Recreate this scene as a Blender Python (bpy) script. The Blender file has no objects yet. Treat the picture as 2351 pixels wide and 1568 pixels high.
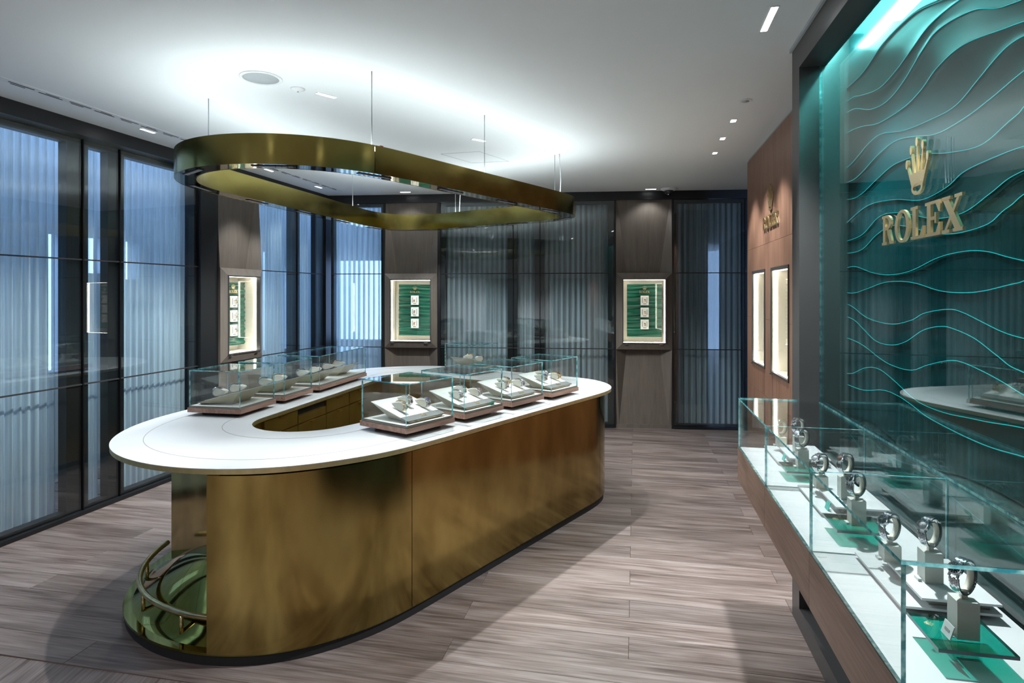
import bpy, math, random
from math import sin, cos, pi, atan, atan2, sqrt, hypot
from mathutils import Vector, Matrix
random.seed(7)
SC = bpy.context.scene
COL = SC.collection

# ------------------------------------------------------------------ camera
cam = bpy.data.cameras.new('camera'); camo = bpy.data.objects.new('camera', cam); COL.objects.link(camo)
camo.location = (0, 0, 1.7); camo.rotation_euler = (pi/2, 0, 0)
cam.sensor_width = 36; cam.lens = 36*1390/2351; cam.shift_y = -109/2351
cam.clip_start = .05; cam.clip_end = 100
SC.camera = camo
# ------------------------------------------------------------------ world, exposure
W = bpy.data.worlds.new('sky'); SC.world = W; W.use_nodes = True
W.node_tree.nodes['Background'].inputs[0].default_value = (.36, .58, 1.0, 1)
W.node_tree.nodes['Background'].inputs[1].default_value = 2.8
vs = SC.view_settings
vs.view_transform = 'Standard'; vs.look = 'None'; vs.gamma = 1; vs.use_curve_mapping = False
vs.exposure = 0.95
cy = SC.cycles
cy.max_bounces = 8; cy.diffuse_bounces = 3; cy.glossy_bounces = 4; cy.transmission_bounces = 6
cy.transparent_max_bounces = 32; cy.caustics_reflective = False; cy.caustics_refractive = False
cy.sample_clamp_indirect = 6; cy.adaptive_threshold = .025

RING_SPOT, RING_UP, DOWN_SPOT, VIT_LED, NICHE_LED = 4.6, 11.2, 56, 10.0, 100.0
RING_SIDE = 52
LAMP = (.93, .98, 1.0)

def spot(name, loc, power, size=95, blend=.35, radius=.02, color=LAMP, parent=None, target=None):
    l = bpy.data.lights.new(name, 'SPOT'); l.energy = power; l.spot_size = math.radians(size); l.spot_blend = blend
    l.shadow_soft_size = radius; l.color = color
    o = bpy.data.objects.new(name, l); COL.objects.link(o); o.location = loc
    if target:
        d = Vector(target)-Vector(loc); o.rotation_euler = d.to_track_quat('-Z', 'Y').to_euler()
    if parent: o.parent = parent
    return o

# ------------------------------------------------------------------ materials
MATS = {}
def newmat(name):
    m = bpy.data.materials.new(name); m.use_nodes = True; nt = m.node_tree; nt.nodes.clear()
    out = nt.nodes.new('ShaderNodeOutputMaterial'); MATS[name] = m
    return m, nt, out
def N(nt, t, **kw):
    n = nt.nodes.new(t)
    for k, v in kw.items():
        if k.startswith('i_'):
            key = k[2:].replace('_', ' ')
            n.inputs[int(key) if key.isdigit() else key].default_value = v
        else: setattr(n, k, v)
    return n
def c4(c): return (c[0], c[1], c[2], 1)
def pm(name, col, rough=.5, metal=0, col2=None, scale=(6, 6, 6), detail=4, amt=1.0, rvar=0, bump=0, coat=0, spec=.5, coords='Object', lo=.35, hi=.65):
    m, nt, out = newmat(name); L = nt.links.new
    b = N(nt, 'ShaderNodeBsdfPrincipled'); L(b.outputs[0], out.inputs[0])
    b.inputs['Metallic'].default_value = metal; b.inputs['Roughness'].default_value = rough
    b.inputs['Specular IOR Level'].default_value = spec
    if coat: b.inputs['Coat Weight'].default_value = coat; b.inputs['Coat Roughness'].default_value = .05
    tc = N(nt, 'ShaderNodeTexCoord'); mp = N(nt, 'ShaderNodeMapping'); mp.inputs['Scale'].default_value = scale
    L(tc.outputs[coords], mp.inputs['Vector'])
    no = N(nt, 'ShaderNodeTexNoise'); no.inputs['Scale'].default_value = 1; no.inputs['Detail'].default_value = detail
    L(mp.outputs[0], no.inputs['Vector'])
    if col2 is None: col2 = tuple(x*.93 for x in col)
    r = N(nt, 'ShaderNodeValToRGB'); r.color_ramp.elements[0].color = c4(col2); r.color_ramp.elements[1].color = c4(col)
    r.color_ramp.elements[0].position = lo; r.color_ramp.elements[1].position = hi
    L(no.outputs['Fac'], r.inputs[0]); L(r.outputs[0], b.inputs['Base Color'])
    if rvar:
        mr = N(nt, 'ShaderNodeMapRange'); mr.inputs[1].default_value = .3; mr.inputs[2].default_value = .7
        mr.inputs[3].default_value = max(.02, rough-rvar); mr.inputs[4].default_value = rough+rvar
        L(no.outputs['Fac'], mr.inputs[0]); L(mr.outputs[0], b.inputs['Roughness'])
    if bump:
        bp = N(nt, 'ShaderNodeBump'); bp.inputs['Strength'].default_value = bump; bp.inputs['Distance'].default_value = .002
        L(no.outputs['Fac'], bp.inputs['Height']); L(bp.outputs[0], b.inputs['Normal'])
    return m
def wood(name, dark, mid, light, axis, fine=70, coarse=7, rough=.42, random_tint=True, spec=.4):
    """grain stretched along the local axis; every object gets its own piece of grain"""
    m, nt, out = newmat(name); L = nt.links.new
    b = N(nt, 'ShaderNodeBsdfPrincipled'); L(b.outputs[0], out.inputs[0]); b.inputs['Roughness'].default_value = rough
    b.inputs['Specular IOR Level'].default_value = spec
    tc = N(nt, 'ShaderNodeTexCoord'); oi = N(nt, 'ShaderNodeObjectInfo')
    rn = N(nt, 'ShaderNodeMath', operation='MULTIPLY'); rn.inputs[1].default_value = 37.0; L(oi.outputs['Random'], rn.inputs[0])
    add = N(nt, 'ShaderNodeVectorMath', operation='ADD'); L(tc.outputs['Object'], add.inputs[0])
    cb = N(nt, 'ShaderNodeCombineXYZ'); L(rn.outputs[0], cb.inputs[0]); L(rn.outputs[0], cb.inputs[1]); L(rn.outputs[0], cb.inputs[2])
    L(cb.outputs[0], add.inputs[1])
    def noise(sc, st, det, dist=0):
        s = [sc]*3; s[axis] = sc*st
        mp = N(nt, 'ShaderNodeMapping'); mp.inputs['Scale'].default_value = s; L(add.outputs[0], mp.inputs[0])
        n = N(nt, 'ShaderNodeTexNoise'); n.inputs['Scale'].default_value = 1; n.inputs['Detail'].default_value = det
        n.inputs['Distortion'].default_value = dist; L(mp.outputs[0], n.inputs['Vector']); return n
    n1 = noise(coarse, .12, 5, 1.2); n2 = noise(fine, .035, 4, .3)
    mx = N(nt, 'ShaderNodeMix'); mx.data_type = 'FLOAT'; mx.inputs[0].default_value = .5
    L(n1.outputs['Fac'], mx.inputs[2]); L(n2.outputs['Fac'], mx.inputs[3])
    r = N(nt, 'ShaderNodeValToRGB'); e = r.color_ramp.elements
    e[0].position = .34; e[0].color = c4(dark); e[1].position = .68; e[1].color = c4(light)
    x = e.new(.5); x.color = c4(mid); L(mx.outputs[0], r.inputs[0])
    if random_tint:
        hs = N(nt, 'ShaderNodeHueSaturation'); mr = N(nt, 'ShaderNodeMapRange'); mr.inputs[3].default_value = .82; mr.inputs[4].default_value = 1.14
        L(oi.outputs['Random'], mr.inputs[0]); L(mr.outputs[0], hs.inputs['Value']); L(r.outputs[0], hs.inputs['Color']); L(hs.outputs[0], b.inputs['Base Color'])
    else: L(r.outputs[0], b.inputs['Base Color'])
    bp = N(nt, 'ShaderNodeBump'); bp.inputs['Strength'].default_value = .12; bp.inputs['Distance'].default_value = .001
    L(n2.outputs['Fac'], bp.inputs['Height']); L(bp.outputs[0], b.inputs['Normal'])
    return m
def glass(name, tint=(1, 1, 1), ior=1.5):
    """clear thin pane: mirror reflection by Fresnel, the rest goes straight through"""
    m, nt, out = newmat(name); L = nt.links.new
    g = N(nt, 'ShaderNodeNewGeometry'); mr = N(nt, 'ShaderNodeMapRange'); mr.inputs[3].default_value = ior; mr.inputs[4].default_value = 1/ior
    L(g.outputs['Backfacing'], mr.inputs[0]); f = N(nt, 'ShaderNodeFresnel'); L(mr.outputs[0], f.inputs['IOR'])
    t = N(nt, 'ShaderNodeBsdfTransparent'); t.inputs[0].default_value = c4(tint)
    no = N(nt, 'ShaderNodeTexNoise'); no.inputs['Scale'].default_value = 3
    gl = N(nt, 'ShaderNodeBsdfGlossy'); gl.inputs['Roughness'].default_value = 0.0
    rr = N(nt, 'ShaderNodeMapRange'); rr.inputs[3].default_value = 0; rr.inputs[4].default_value = .004; L(no.outputs['Fac'], rr.inputs[0]); L(rr.outputs[0], gl.inputs['Roughness'])
    mx = N(nt, 'ShaderNodeMixShader'); L(f.outputs[0], mx.inputs[0]); L(t.outputs[0], mx.inputs[1]); L(gl.outputs[0], mx.inputs[2]); L(mx.outputs[0], out.inputs[0])
    return m
def emit(name, col, s):
    m, nt, out = newmat(name); e = N(nt, 'ShaderNodeEmission'); e.inputs[0].default_value = c4(col); e.inputs[1].default_value = s
    nt.links.new(e.outputs[0], out.inputs[0]); return m
def edge_mat(name):
    """cut edge of float glass: teal, lets light glow through, glossy"""
    m, nt, out = newmat(name); L = nt.links.new
    tc = N(nt, 'ShaderNodeTexCoord'); n = N(nt, 'ShaderNodeTexNoise'); n.inputs['Scale'].default_value = 40; L(tc.outputs['Object'], n.inputs['Vector'])
    r = N(nt, 'ShaderNodeValToRGB'); r.color_ramp.elements[0].position = .38; r.color_ramp.elements[1].position = .62
    r.color_ramp.elements[0].color = (.05, .36, .42, 1); r.color_ramp.elements[1].color = (.45, .88, .88, 1); L(n.outputs['Fac'], r.inputs[0])
    t = N(nt, 'ShaderNodeBsdfTranslucent'); d = N(nt, 'ShaderNodeBsdfDiffuse'); L(r.outputs[0], t.inputs[0]); L(r.outputs[0], d.inputs[0])
    gl = N(nt, 'ShaderNodeBsdfGlossy'); gl.inputs['Roughness'].default_value = .12; gl.inputs[0].default_value = (.6, .9, .92, 1)
    a = N(nt, 'ShaderNodeMixShader'); a.inputs[0].default_value = .6; L(d.outputs[0], a.inputs[1]); L(t.outputs[0], a.inputs[2])
    b = N(nt, 'ShaderNodeMixShader'); b.inputs[0].default_value = .35; L(a.outputs[0], b.inputs[1]); L(gl.outputs[0], b.inputs[2]); L(b.outputs[0], out.inputs[0])
    return m
def curtain_mat(name, col, holes):
    m, nt, out = newmat(name); L = nt.links.new
    tc = N(nt, 'ShaderNodeTexCoord'); mp = N(nt, 'ShaderNodeMapping'); mp.inputs['Scale'].default_value = (30, 75, 1.6); L(tc.outputs['Object'], mp.inputs[0])
    n = N(nt, 'ShaderNodeTexNoise'); n.inputs['Scale'].default_value = 1; n.inputs['Detail'].default_value = 5; L(mp.outputs[0], n.inputs['Vector'])
    r = N(nt, 'ShaderNodeValToRGB'); r.color_ramp.elements[0].position = .36; r.color_ramp.elements[1].position = .66
    r.color_ramp.elements[0].color = c4(tuple(x*.84 for x in col)); r.color_ramp.elements[1].color = c4(col); L(n.outputs['Fac'], r.inputs[0])
    d = N(nt, 'ShaderNodeBsdfDiffuse'); t = N(nt, 'ShaderNodeBsdfTranslucent'); L(r.outputs[0], d.inputs[0]); L(r.outputs[0], t.inputs[0])
    m1 = N(nt, 'ShaderNodeMixShader'); m1.inputs[0].default_value = .5; L(d.outputs[0], m1.inputs[1]); L(t.outputs[0], m1.inputs[2])
    tr = N(nt, 'ShaderNodeBsdfTransparent')
    mr = N(nt, 'ShaderNodeMapRange'); mr.inputs[1].default_value = .25; mr.inputs[2].default_value = .75; mr.inputs[3].default_value = holes*2.1; mr.inputs[4].default_value = holes*.10
    wv = N(nt, 'ShaderNodeTexWave', bands_direction='Y'); wv.inputs['Scale'].default_value = 4.6; wv.inputs['Distortion'].default_value = 1.2; wv.inputs['Detail'].default_value = 1
    wv.inputs['Detail Scale'].default_value = .6
    mw = N(nt, 'ShaderNodeMapping'); mw.inputs['Scale'].default_value = (0, 1, .04); L(tc.outputs['Object'], mw.inputs[0]); L(mw.outputs[0], wv.inputs['Vector'])
    mq = N(nt, 'ShaderNodeMix'); mq.data_type = 'FLOAT'; mq.inputs[0].default_value = .62; L(n.outputs['Fac'], mq.inputs[2]); L(wv.outputs['Fac'], mq.inputs[3])
    L(mq.outputs[0], mr.inputs[0]); m2 = N(nt, 'ShaderNodeMixShader'); L(mr.outputs[0], m2.inputs[0]); L(m1.outputs[0], m2.inputs[1]); L(tr.outputs[0], m2.inputs[2])
    L(m2.outputs[0], out.inputs[0]); return m

wood('floor_wood', (.058, .040, .034), (.148, .113, .100), (.255, .212, .197), 1, fine=85, coarse=9, rough=.38)
wood('case_wood', (.22, .115, .082), (.36, .205, .150), (.48, .30, .228), 0, fine=160, coarse=22, rough=.45, random_tint=False)
wood('counter_wood', (.10, .058, .042), (.17, .105, .078), (.235, .155, .118), 1, fine=150, coarse=14, rough=.4, random_tint=False)
wood('panel_wood', (.15, .075, .048), (.22, .115, .074), (.285, .155, .102), 2, fine=60, coarse=12, rough=.42, random_tint=False)
wood('pilaster_wood', (.108, .089, .072), (.130, .108, .089), (.152, .128, .106), 2, fine=90, coarse=10, rough=.5, random_tint=False)
pm('ceiling_paint', (.80, .84, .84), .9, scale=(.6, .6, .6), col2=(.78, .82, .82))
pm('wall_plaster', (.74, .77, .80), .8, scale=(2, 2, 2))
pm('facade_stone', (.34, .37, .40), .9, scale=(2, 2, 2))
pm('dark_store', (.05, .05, .055), .8)
pm('black_frame', (.007, .008, .010), .35, scale=(5, 5, 5))
pm('black_matte', (.010, .010, .012), .7)  # plain matte black for plinth, feet, joints, slots and backings
pm('bronze_frame', (.070, .068, .068), .38, metal=.35, scale=(4, 4, 4))
pm('brass_satin', (.52, .39, .13), .42, metal=1, col2=(.42, .30, .09), scale=(3, 3, 3))
pm('brass_brushed', (.42, .325, .115), .15, metal=1, col2=(.265, .19, .058), scale=(5, 5, 2.2), detail=6, rvar=.045, lo=.3, hi=.7)
pm('brass_ring', (.44, .37, .115), .17, metal=1, col2=(.35, .28, .08), scale=(4, 4, 6), detail=5, rvar=.04)
pm('brass_mirror', (.55, .52, .42), .04, metal=1, col2=(.50, .46, .35), scale=(2, 2, 2))
pm('brass_edge', (.66, .57, .32), .48, metal=1, col2=(.58, .49, .25), scale=(20, 20, 20))
pm('brass_floor', (.25, .23, .055), .07, metal=1, col2=(.21, .185, .04), scale=(2, 2, 2))
pm('brass_rail', (.62, .52, .30), .22, metal=1, col2=(.50, .40, .20), scale=(30, 30, 30))
pm('gold_letter', (.72, .60, .36), .36, metal=1, col2=(.64, .52, .30), scale=(40, 40, 40))
pm('gold_handle', (.85, .62, .22), .25, metal=1, scale=(30, 30, 30))
pm('corian_white', (.61, .63, .638), .42, col2=(.59, .61, .62), scale=(3, 3, 3))
pm('groove_grey', (.30, .30, .29), .6, scale=(30, 30, 30))
pm('pad_white', (.80, .80, .76), .7, scale=(30, 30, 30))
pm('pad_grey', (.23, .23, .20), .6, scale=(60, 60, 60))
pm('lip_grey', (.17, .185, .18), .5, scale=(60, 60, 60))
pm('leather_cream', (.60, .59, .54), .55, col2=(.66, .64, .56), scale=(60, 60, 60))
pm('hull_cream', (.60, .56, .42), .5, col2=(.56, .52, .38), scale=(20, 20, 20))
pm('stand_cream', (.58, .59, .54), .5, col2=(.55, .56, .51), scale=(40, 40, 40))
pm('holder_ivory', (.74, .71, .60), .45, scale=(40, 40, 40))
pm('vitrine_cream', (.80, .76, .66), .6, col2=(.77, .73, .63), scale=(4, 4, 4))
pm('steel', (.62, .64, .68), .16, metal=1, col2=(.52, .54, .58), scale=(200, 200, 200))
pm('gold_watch', (.83, .62, .34), .18, metal=1, scale=(200, 200, 200))
pm('dial_dark', (.015, .015, .02), .25, scale=(100, 100, 100)); pm('dial_white', (.78, .80, .84), .3, scale=(100, 100, 100))
pm('dial_blue', (.03, .05, .16), .25, scale=(100, 100, 100)); pm('dial_brown', (.20, .09, .05), .3, scale=(100, 100, 100))
pm('teal_relief', (.0002, .028, .031), .22, col2=(.00015, .020, .024), scale=(3, 3, 3), spec=.6)
pm('teal_ridge', (.01, .42, .40), .25, scale=(10, 10, 10))
pm('green_satin', (.001, .085, .052), .30, col2=(.0006, .05, .031), scale=(4, 4, 30), spec=.35)
pm('green_card', (.02, .42, .36), .5, scale=(30, 30, 30))
pm('plaque_white', (.78, .78, .76), .5, scale=(30, 30, 30))
pm('tag_silver', (.62, .68, .66), .35, scale=(30, 30, 30))
pm('cable_steel', (.40, .43, .43), .4, metal=1, scale=(30, 30, 30)); pm('cable_white', (.78, .80, .80), .5, scale=(30, 30, 30))
pm('plastic_white', (.76, .79, .79), .5, scale=(10, 10, 10)); pm('plastic_grey', (.42, .46, .47), .6, scale=(300, 300, 300))
edge_mat('glass_edge')
pm('green_edge', (.10, .15, .17), .2, scale=(30, 30, 30))
pm('camera_dome', (.02, .02, .025), .08, scale=(10, 10, 10)); pm('red_sticker', (.5, .05, .06), .5)
glass('glass_clear', (.985, .998, .995), 1.5); glass('glass_wall', (.90, .95, .96), 1.64); glass('glass_niche', (.82, .97, .97), 1.54); glass('glass_green', (.03, .62, .52), 1.5)
curtain_mat('sheer_curtain', (.76, .82, .84), .22)
emit('led_warm', (1, .93, .80), VIT_LED); emit('led_up', (.90, .98, 1.0), RING_UP); emit('led_niche', (.30, 1.0, .97), NICHE_LED)
emit('lens_white', (.95, .98, 1), 6.0); emit('lens_dim', (.8, .85, 1), .06); emit('exit_green', (.1, .9, .7), 2)
emit('wave_crest_glow', (.02, .85, .85), .50)  # emission put into the crest lines to imitate edge-lit glass
M = MATS

# ------------------------------------------------------------------ mesh helpers
class MB:
    def __init__(s): s.v = []; s.f = []; s.m = []; s.sm = []
    def face(s, idx, m=0, smooth=False): s.f.append(tuple(idx)); s.m.append(m); s.sm.append(smooth)
    def add(s, vs_, fs, m=0, smooth=False):
        o = len(s.v); s.v += [tuple(p) for p in vs_]
        for f in fs: s.face([o+i for i in f], m, smooth)
    def box(s, x0, x1, y0, y1, z0, z1, m=0, me=None, big=None):
        """me/big: the faces across axis `big` take material m, the narrow ones me"""
        o = len(s.v)
        s.v += [(x0, y0, z0), (x1, y0, z0), (x1, y1, z0), (x0, y1, z0), (x0, y0, z1), (x1, y0, z1), (x1, y1, z1), (x0, y1, z1)]
        for i, q in enumerate([(0, 3, 2, 1), (4, 5, 6, 7), (0, 1, 5, 4), (2, 3, 7, 6), (1, 2, 6, 5), (3, 0, 4, 7)]):
            ax = [2, 2, 1, 1, 0, 0][i]
            s.face([o+k for k in q], m if (me is None or ax == big) else me)
        return s
    def prism(s, loop, z0, z1, m=0, smooth=False, caps=True):
        n = len(loop); o = len(s.v)
        s.v += [(p[0], p[1], z0) for p in loop]+[(p[0], p[1], z1) for p in loop]
        for i in range(n):
            j = (i+1) % n; s.face((o+i, o+j, o+n+j, o+n+i), m, smooth)
        if caps: s.face([o+i for i in range(n)][::-1], m); s.face([o+n+i for i in range(n)], m)
        return s
    def ringprism(s, A, B, z0, z1, mo=0, mi=0, mb=0, mt=0, smooth=True):
        n = len(A); o = len(s.v)
        for _ in (0, 1):
            for L_, z in ((A, z0), (A, z1), (B, z0), (B, z1)): s.v += [(p[0], p[1], z) for p in L_]
        c = o+4*n
        for i in range(n):
            j = (i+1) % n
            s.face((o+i, o+j, o+n+j, o+n+i), mo, smooth); s.face((o+2*n+j, o+2*n+i, o+3*n+i, o+3*n+j), mi, smooth)
            s.face((c+n+i, c+n+j, c+3*n+j, c+3*n+i), mt); s.face((c+j, c+i, c+2*n+i, c+2*n+j), mb)
        return s
    def strip(s, A, B, z0, z1, m=0, smooth=True):
        """open wall between two offset polylines"""
        n = len(A); o = len(s.v)
        for _ in (0, 1):
            for L_, z in ((A, z0), (A, z1), (B, z0), (B, z1)): s.v += [(p[0], p[1], z) for p in L_]
        c = o+4*n
        for i in range(n-1):
            j = i+1
            s.face((o+i, o+j, o+n+j, o+n+i), m, smooth); s.face((o+2*n+j, o+2*n+i, o+3*n+i, o+3*n+j), m, smooth)
            s.face((c+n+i, c+n+j, c+3*n+j, c+3*n+i), m); s.face((c+j, c+i, c+2*n+i, c+2*n+j), m)
        for i in (0, n-1): s.face((c+i, c+n+i, c+3*n+i, c+2*n+i), m)
        return s
    def tube(s, path, r, n=8, m=0, closed=False, caps=True):
        P = [Vector(p) for p in path]; k = len(P); o = len(s.v); up = Vector((0, 0, 1)); prev = None
        for i, p in enumerate(P):
            a = P[(i-1) % k] if (closed or i) else p; b = P[(i+1) % k] if (closed or i < k-1) else p
            t = (b-a).normalized()
            if prev is None:
                u = t.cross(up);
                if u.length < 1e-4: u = t.cross(Vector((1, 0, 0)))
            else: u = prev-t*prev.dot(t)
            u.normalize(); prev = u; w = t.cross(u)
            for q in range(n):
                c = 2*pi*q/n; s.v.append(tuple(p+u*(r*cos(c))+w*(r*sin(c))))
        for i in range(k if closed else k-1):
            j = (i+1) % k
            for q in range(n):
                q2 = (q+1) % n; s.face((o+i*n+q, o+i*n+q2, o+j*n+q2, o+j*n+q), m, True)
        if caps and not closed:
            s.face([o+q for q in range(n)][::-1], m); s.face([o+(k-1)*n+q for q in range(n)], m)
        return s
    def lathe(s, prof, n=24, m=0, mats=None, cx=0, cy=0, smooth=True):
        o = len(s.v); k = len(prof)
        for (r, z) in prof:
            for q in range(n): s.v.append((cx+r*cos(2*pi*q/n), cy+r*sin(2*pi*q/n), z))
        for i in range(k-1):
            for q in range(n):
                q2 = (q+1) % n; s.face((o+i*n+q, o+i*n+q2, o+(i+1)*n+q2, o+(i+1)*n+q), (mats[i] if mats else m), smooth)
        if prof[0][0] > 1e-5: s.face([o+q for q in range(n)][::-1], mats[0] if mats else m)
        if prof[-1][0] > 1e-5: s.face([o+(k-1)*n+q for q in range(n)], mats[-1] if mats else m)
        return s
    def xform(s, fn): s.v = [tuple(fn(p)) for p in s.v]; return s
    def mesh(s, name, mats):
        me = bpy.data.meshes.new(name); me.from_pydata(s.v, [], s.f); me.validate()
        for m in (mats if isinstance(mats, (list, tuple)) else [mats]): me.materials.append(M[m])
        if len(me.polygons) == len(s.m):
            me.polygons.foreach_set('material_index', s.m); me.polygons.foreach_set('use_smooth', s.sm)
        me.update(); return me
def place(name, me, parent=None, loc=(0, 0, 0), rz=0, rot=None, scale=1):
    o = bpy.data.objects.new(name, me); COL.objects.link(o); o.location = loc
    o.rotation_euler = rot if rot else (0, 0, rz)
    if scale != 1: o.scale = (scale,)*3
    if parent: o.parent = parent
    return o
def build(mb, name, mats, parent=None, loc=(0, 0, 0), rz=0, rot=None): return place(name, mb.mesh(name, mats), parent, loc, rz, rot)
def tag(o, label=None, cat=None, group=None, kind=None):
    if label: o['label'] = label
    if cat: o['category'] = cat
    if group: o['group'] = group
    if kind: o['kind'] = kind
    return o
def thing(name, label, cat, loc=(0, 0, 0), rz=0, group=None, rot=None):
    o = bpy.data.objects.new(name, None); COL.objects.link(o); o.location = loc; o.rotation_euler = rot if rot else (0, 0, rz)
    o.empty_display_size = .1; return tag(o, label, cat, group)
def kids(o): return [c for c in bpy.data.objects if c.parent == o]
def copy_tree(o, parent=None):
    c = o.copy(); COL.objects.link(c); c.parent = parent
    for ch in CH.get(o.name, None) or []:
        copy_tree(ch, c)
    return c
CH = {}
class Fr:
    """wall frame: x into the room, y along the wall"""
    def __init__(s, ox, oy, rz): s.o = (ox, oy); s.rz = rz
    def w(s, x, y, z=0): return (s.o[0]+x*cos(s.rz)-y*sin(s.rz), s.o[1]+x*sin(s.rz)+y*cos(s.rz), z)
AR = atan(.2032)
LEFT = Fr(-3.46, 4.09, -atan(.232)); BACK = Fr(0, 7.83, -pi/2-atan(.09)); RIGHT = Fr(0, 0, pi-AR)
def RW(q, t, z=0): return RIGHT.w(-q, -t, z)
RQ = -AR          # rotation whose local x = q (towards the right wall), local y = t (away along it)

def catmull(P, k=6, closed=True):
    out = []; n = len(P)
    for i in range(n if closed else n-1):
        if closed: p0, p1, p2, p3 = P[i-1], P[i], P[(i+1) % n], P[(i+2) % n]
        else: p0, p1, p2, p3 = P[max(i-1, 0)], P[i], P[i+1], P[min(i+2, n-1)]
        for j in range(k):
            t = j/k
            out.append(tuple(.5*((2*p1[d])+(-p0[d]+p2[d])*t+(2*p0[d]-5*p1[d]+4*p2[d]-p3[d])*t*t+(-p0[d]+3*p1[d]-3*p2[d]+p3[d])*t**3) for d in range(len(p1))))
    if not closed: out.append(P[-1])
    return out
def resample(P, n, closed=True):
    Q = P+[P[0]] if closed else P
    d = [0]
    for a, b in zip(Q, Q[1:]): d.append(d[-1]+hypot(b[0]-a[0], b[1]-a[1]))
    out = []; j = 0
    for i in range(n):
        s = d[-1]*i/(n if closed else n-1)
        while j < len(Q)-2 and d[j+1] < s: j += 1
        u = (s-d[j])/max(1e-9, d[j+1]-d[j]); out.append((Q[j][0]+(Q[j+1][0]-Q[j][0])*u, Q[j][1]+(Q[j+1][1]-Q[j][1])*u))
    return out
def smooth(P, it):
    for _ in range(it):
        n = len(P); P = [((P[i-1][0]+2*P[i][0]+P[(i+1) % n][0])/4, (P[i-1][1]+2*P[i][1]+P[(i+1) % n][1])/4) for i in range(n)]
    return P
def offset(P, d):
    """inward offset of a counter-clockwise loop"""
    n = len(P); out = []
    for i in range(n):
        a, b = P[i-2], P[(i+2) % n]; tx, ty = b[0]-a[0], b[1]-a[1]; l = hypot(tx, ty); out.append((P[i][0]-ty/l*d, P[i][1]+tx/l*d))
    return out
def rounded(V, R, seg=14):
    out = []; n = len(V)
    for i in range(n):
        p0, p, p2 = Vector(V[i-1]), Vector(V[i]), Vector(V[(i+1) % n]); r = R[i]
        a = (p0-p).normalized(); b = (p2-p).normalized(); ang = a.angle(b); tl = r/math.tan(ang/2)
        c = p+(a+b).normalized()*(r/sin(ang/2)); s = p+a*tl; e = p+b*tl
        a0 = atan2(s.y-c.y, s.x-c.x); a1 = atan2(e.y-c.y, e.x-c.x)
        while a1 < a0: a1 += 2*pi
        for k in range(seg+1):
            t = a0+(a1-a0)*k/seg; out.append((c.x+r*cos(t), c.y+r*sin(t)))
    return out
def nearest(P, q): return min(range(len(P)), key=lambda i: hypot(P[i][0]-q[0], P[i][1]-q[1]))
def arc(P, i, j):
    n = len(P); out = [P[i]]
    while i != j: i = (i+1) % n; out.append(P[i])
    return out

# ================================================================== SETTING
H = 3.0
# floor: sub-floor with walnut planks laid across, end joints staggered by half a plank
fl = build(MB().box(-6.5, 5.5, -4.0, 9.6, -.08, -.006), 'floor', 'floor_wood'); tag(fl, kind='structure', label='dark walnut plank floor')
PW, PL = .184, 1.70
pk = MB(); hw, hl, bv = PW/2-.0008, PL/2-.0008, .0012
pk.v = [(-hw, -hl, -.012), (hw, -hl, -.012), (hw, hl, -.012), (-hw, hl, -.012), (-hw, -hl, -bv), (hw, -hl, -bv), (hw, hl, -bv), (-hw, hl, -bv),
        (-hw+bv, -hl+bv, 0), (hw-bv, -hl+bv, 0), (hw-bv, hl-bv, 0), (-hw+bv, hl-bv, 0)]
for q in [(0, 1, 5, 4), (1, 2, 6, 5), (2, 3, 7, 6), (3, 0, 4, 7), (4, 5, 9, 8), (5, 6, 10, 9), (6, 7, 11, 10), (7, 4, 8, 11), (8, 9, 10, 11)]: pk.face(q)
pme = pk.mesh('plank', 'floor_wood')
row = 0; t = 2.412
while t < 9.4:
    q0 = -.03+(0 if row % 2 else PL/2)
    for k in range(-5, 4):
        qc = q0+(k+.5)*PL; x, y, _ = RW(qc, t)
        if y > 8.9 or y < 1.6 or x > 3.6 or x < -3.75+.232*(y-4.09)-.6: continue
        place('plank', pme, fl, (x, y, 0), RQ+pi/2)
    t += PW; row += 1

# ceiling, with the shadow gap towards the glazed walls
def line_pt(fr, x, y): p = fr.w(x, y); return (p[0], p[1])
def isect(p, d, q, e):
    det = d[0]*(-e[1])+e[0]*d[1]; r = (q[0]-p[0], q[1]-p[1]); a = (r[0]*(-e[1])+e[0]*r[1])/det; return (p[0]+d[0]*a, p[1]+d[1]*a)
ld = (sin(atan(.232)), cos(atan(.232))); bd = (cos(atan(.09)), -sin(atan(.09)))
corner = isect(line_pt(LEFT, .12, 0), ld, line_pt(BACK, .04, 0), bd)
gcorner = isect(line_pt(LEFT, 0, 0), ld, line_pt(BACK, 0, 0), bd)
lc = line_pt(LEFT, .12, -7.9); rb = line_pt(BACK, .04, 4.2)
ceil_poly = [lc, (4.2, lc[1]), rb, corner]
tag(build(MB().prism(ceil_poly, H, H+.12), 'ceiling', 'ceiling_paint'), 'white plaster ceiling', kind='structure')
# dark header running above the glazing, between ceiling edge and glass
tag(build(MB().box(-.13, .12, -8.2, 4.16, 2.895, H+.1), 'trim_1', 'black_frame', None, LEFT.w(0, 0), LEFT.rz), 'black header above the left glazing', kind='structure')
tag(build(MB().box(-.13, .04, -2.6, 4.2, 2.895, H+.1), 'trim_2', 'black_frame', None, BACK.w(0, 0), BACK.rz), 'black header above the back glazing', kind='structure')

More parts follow.
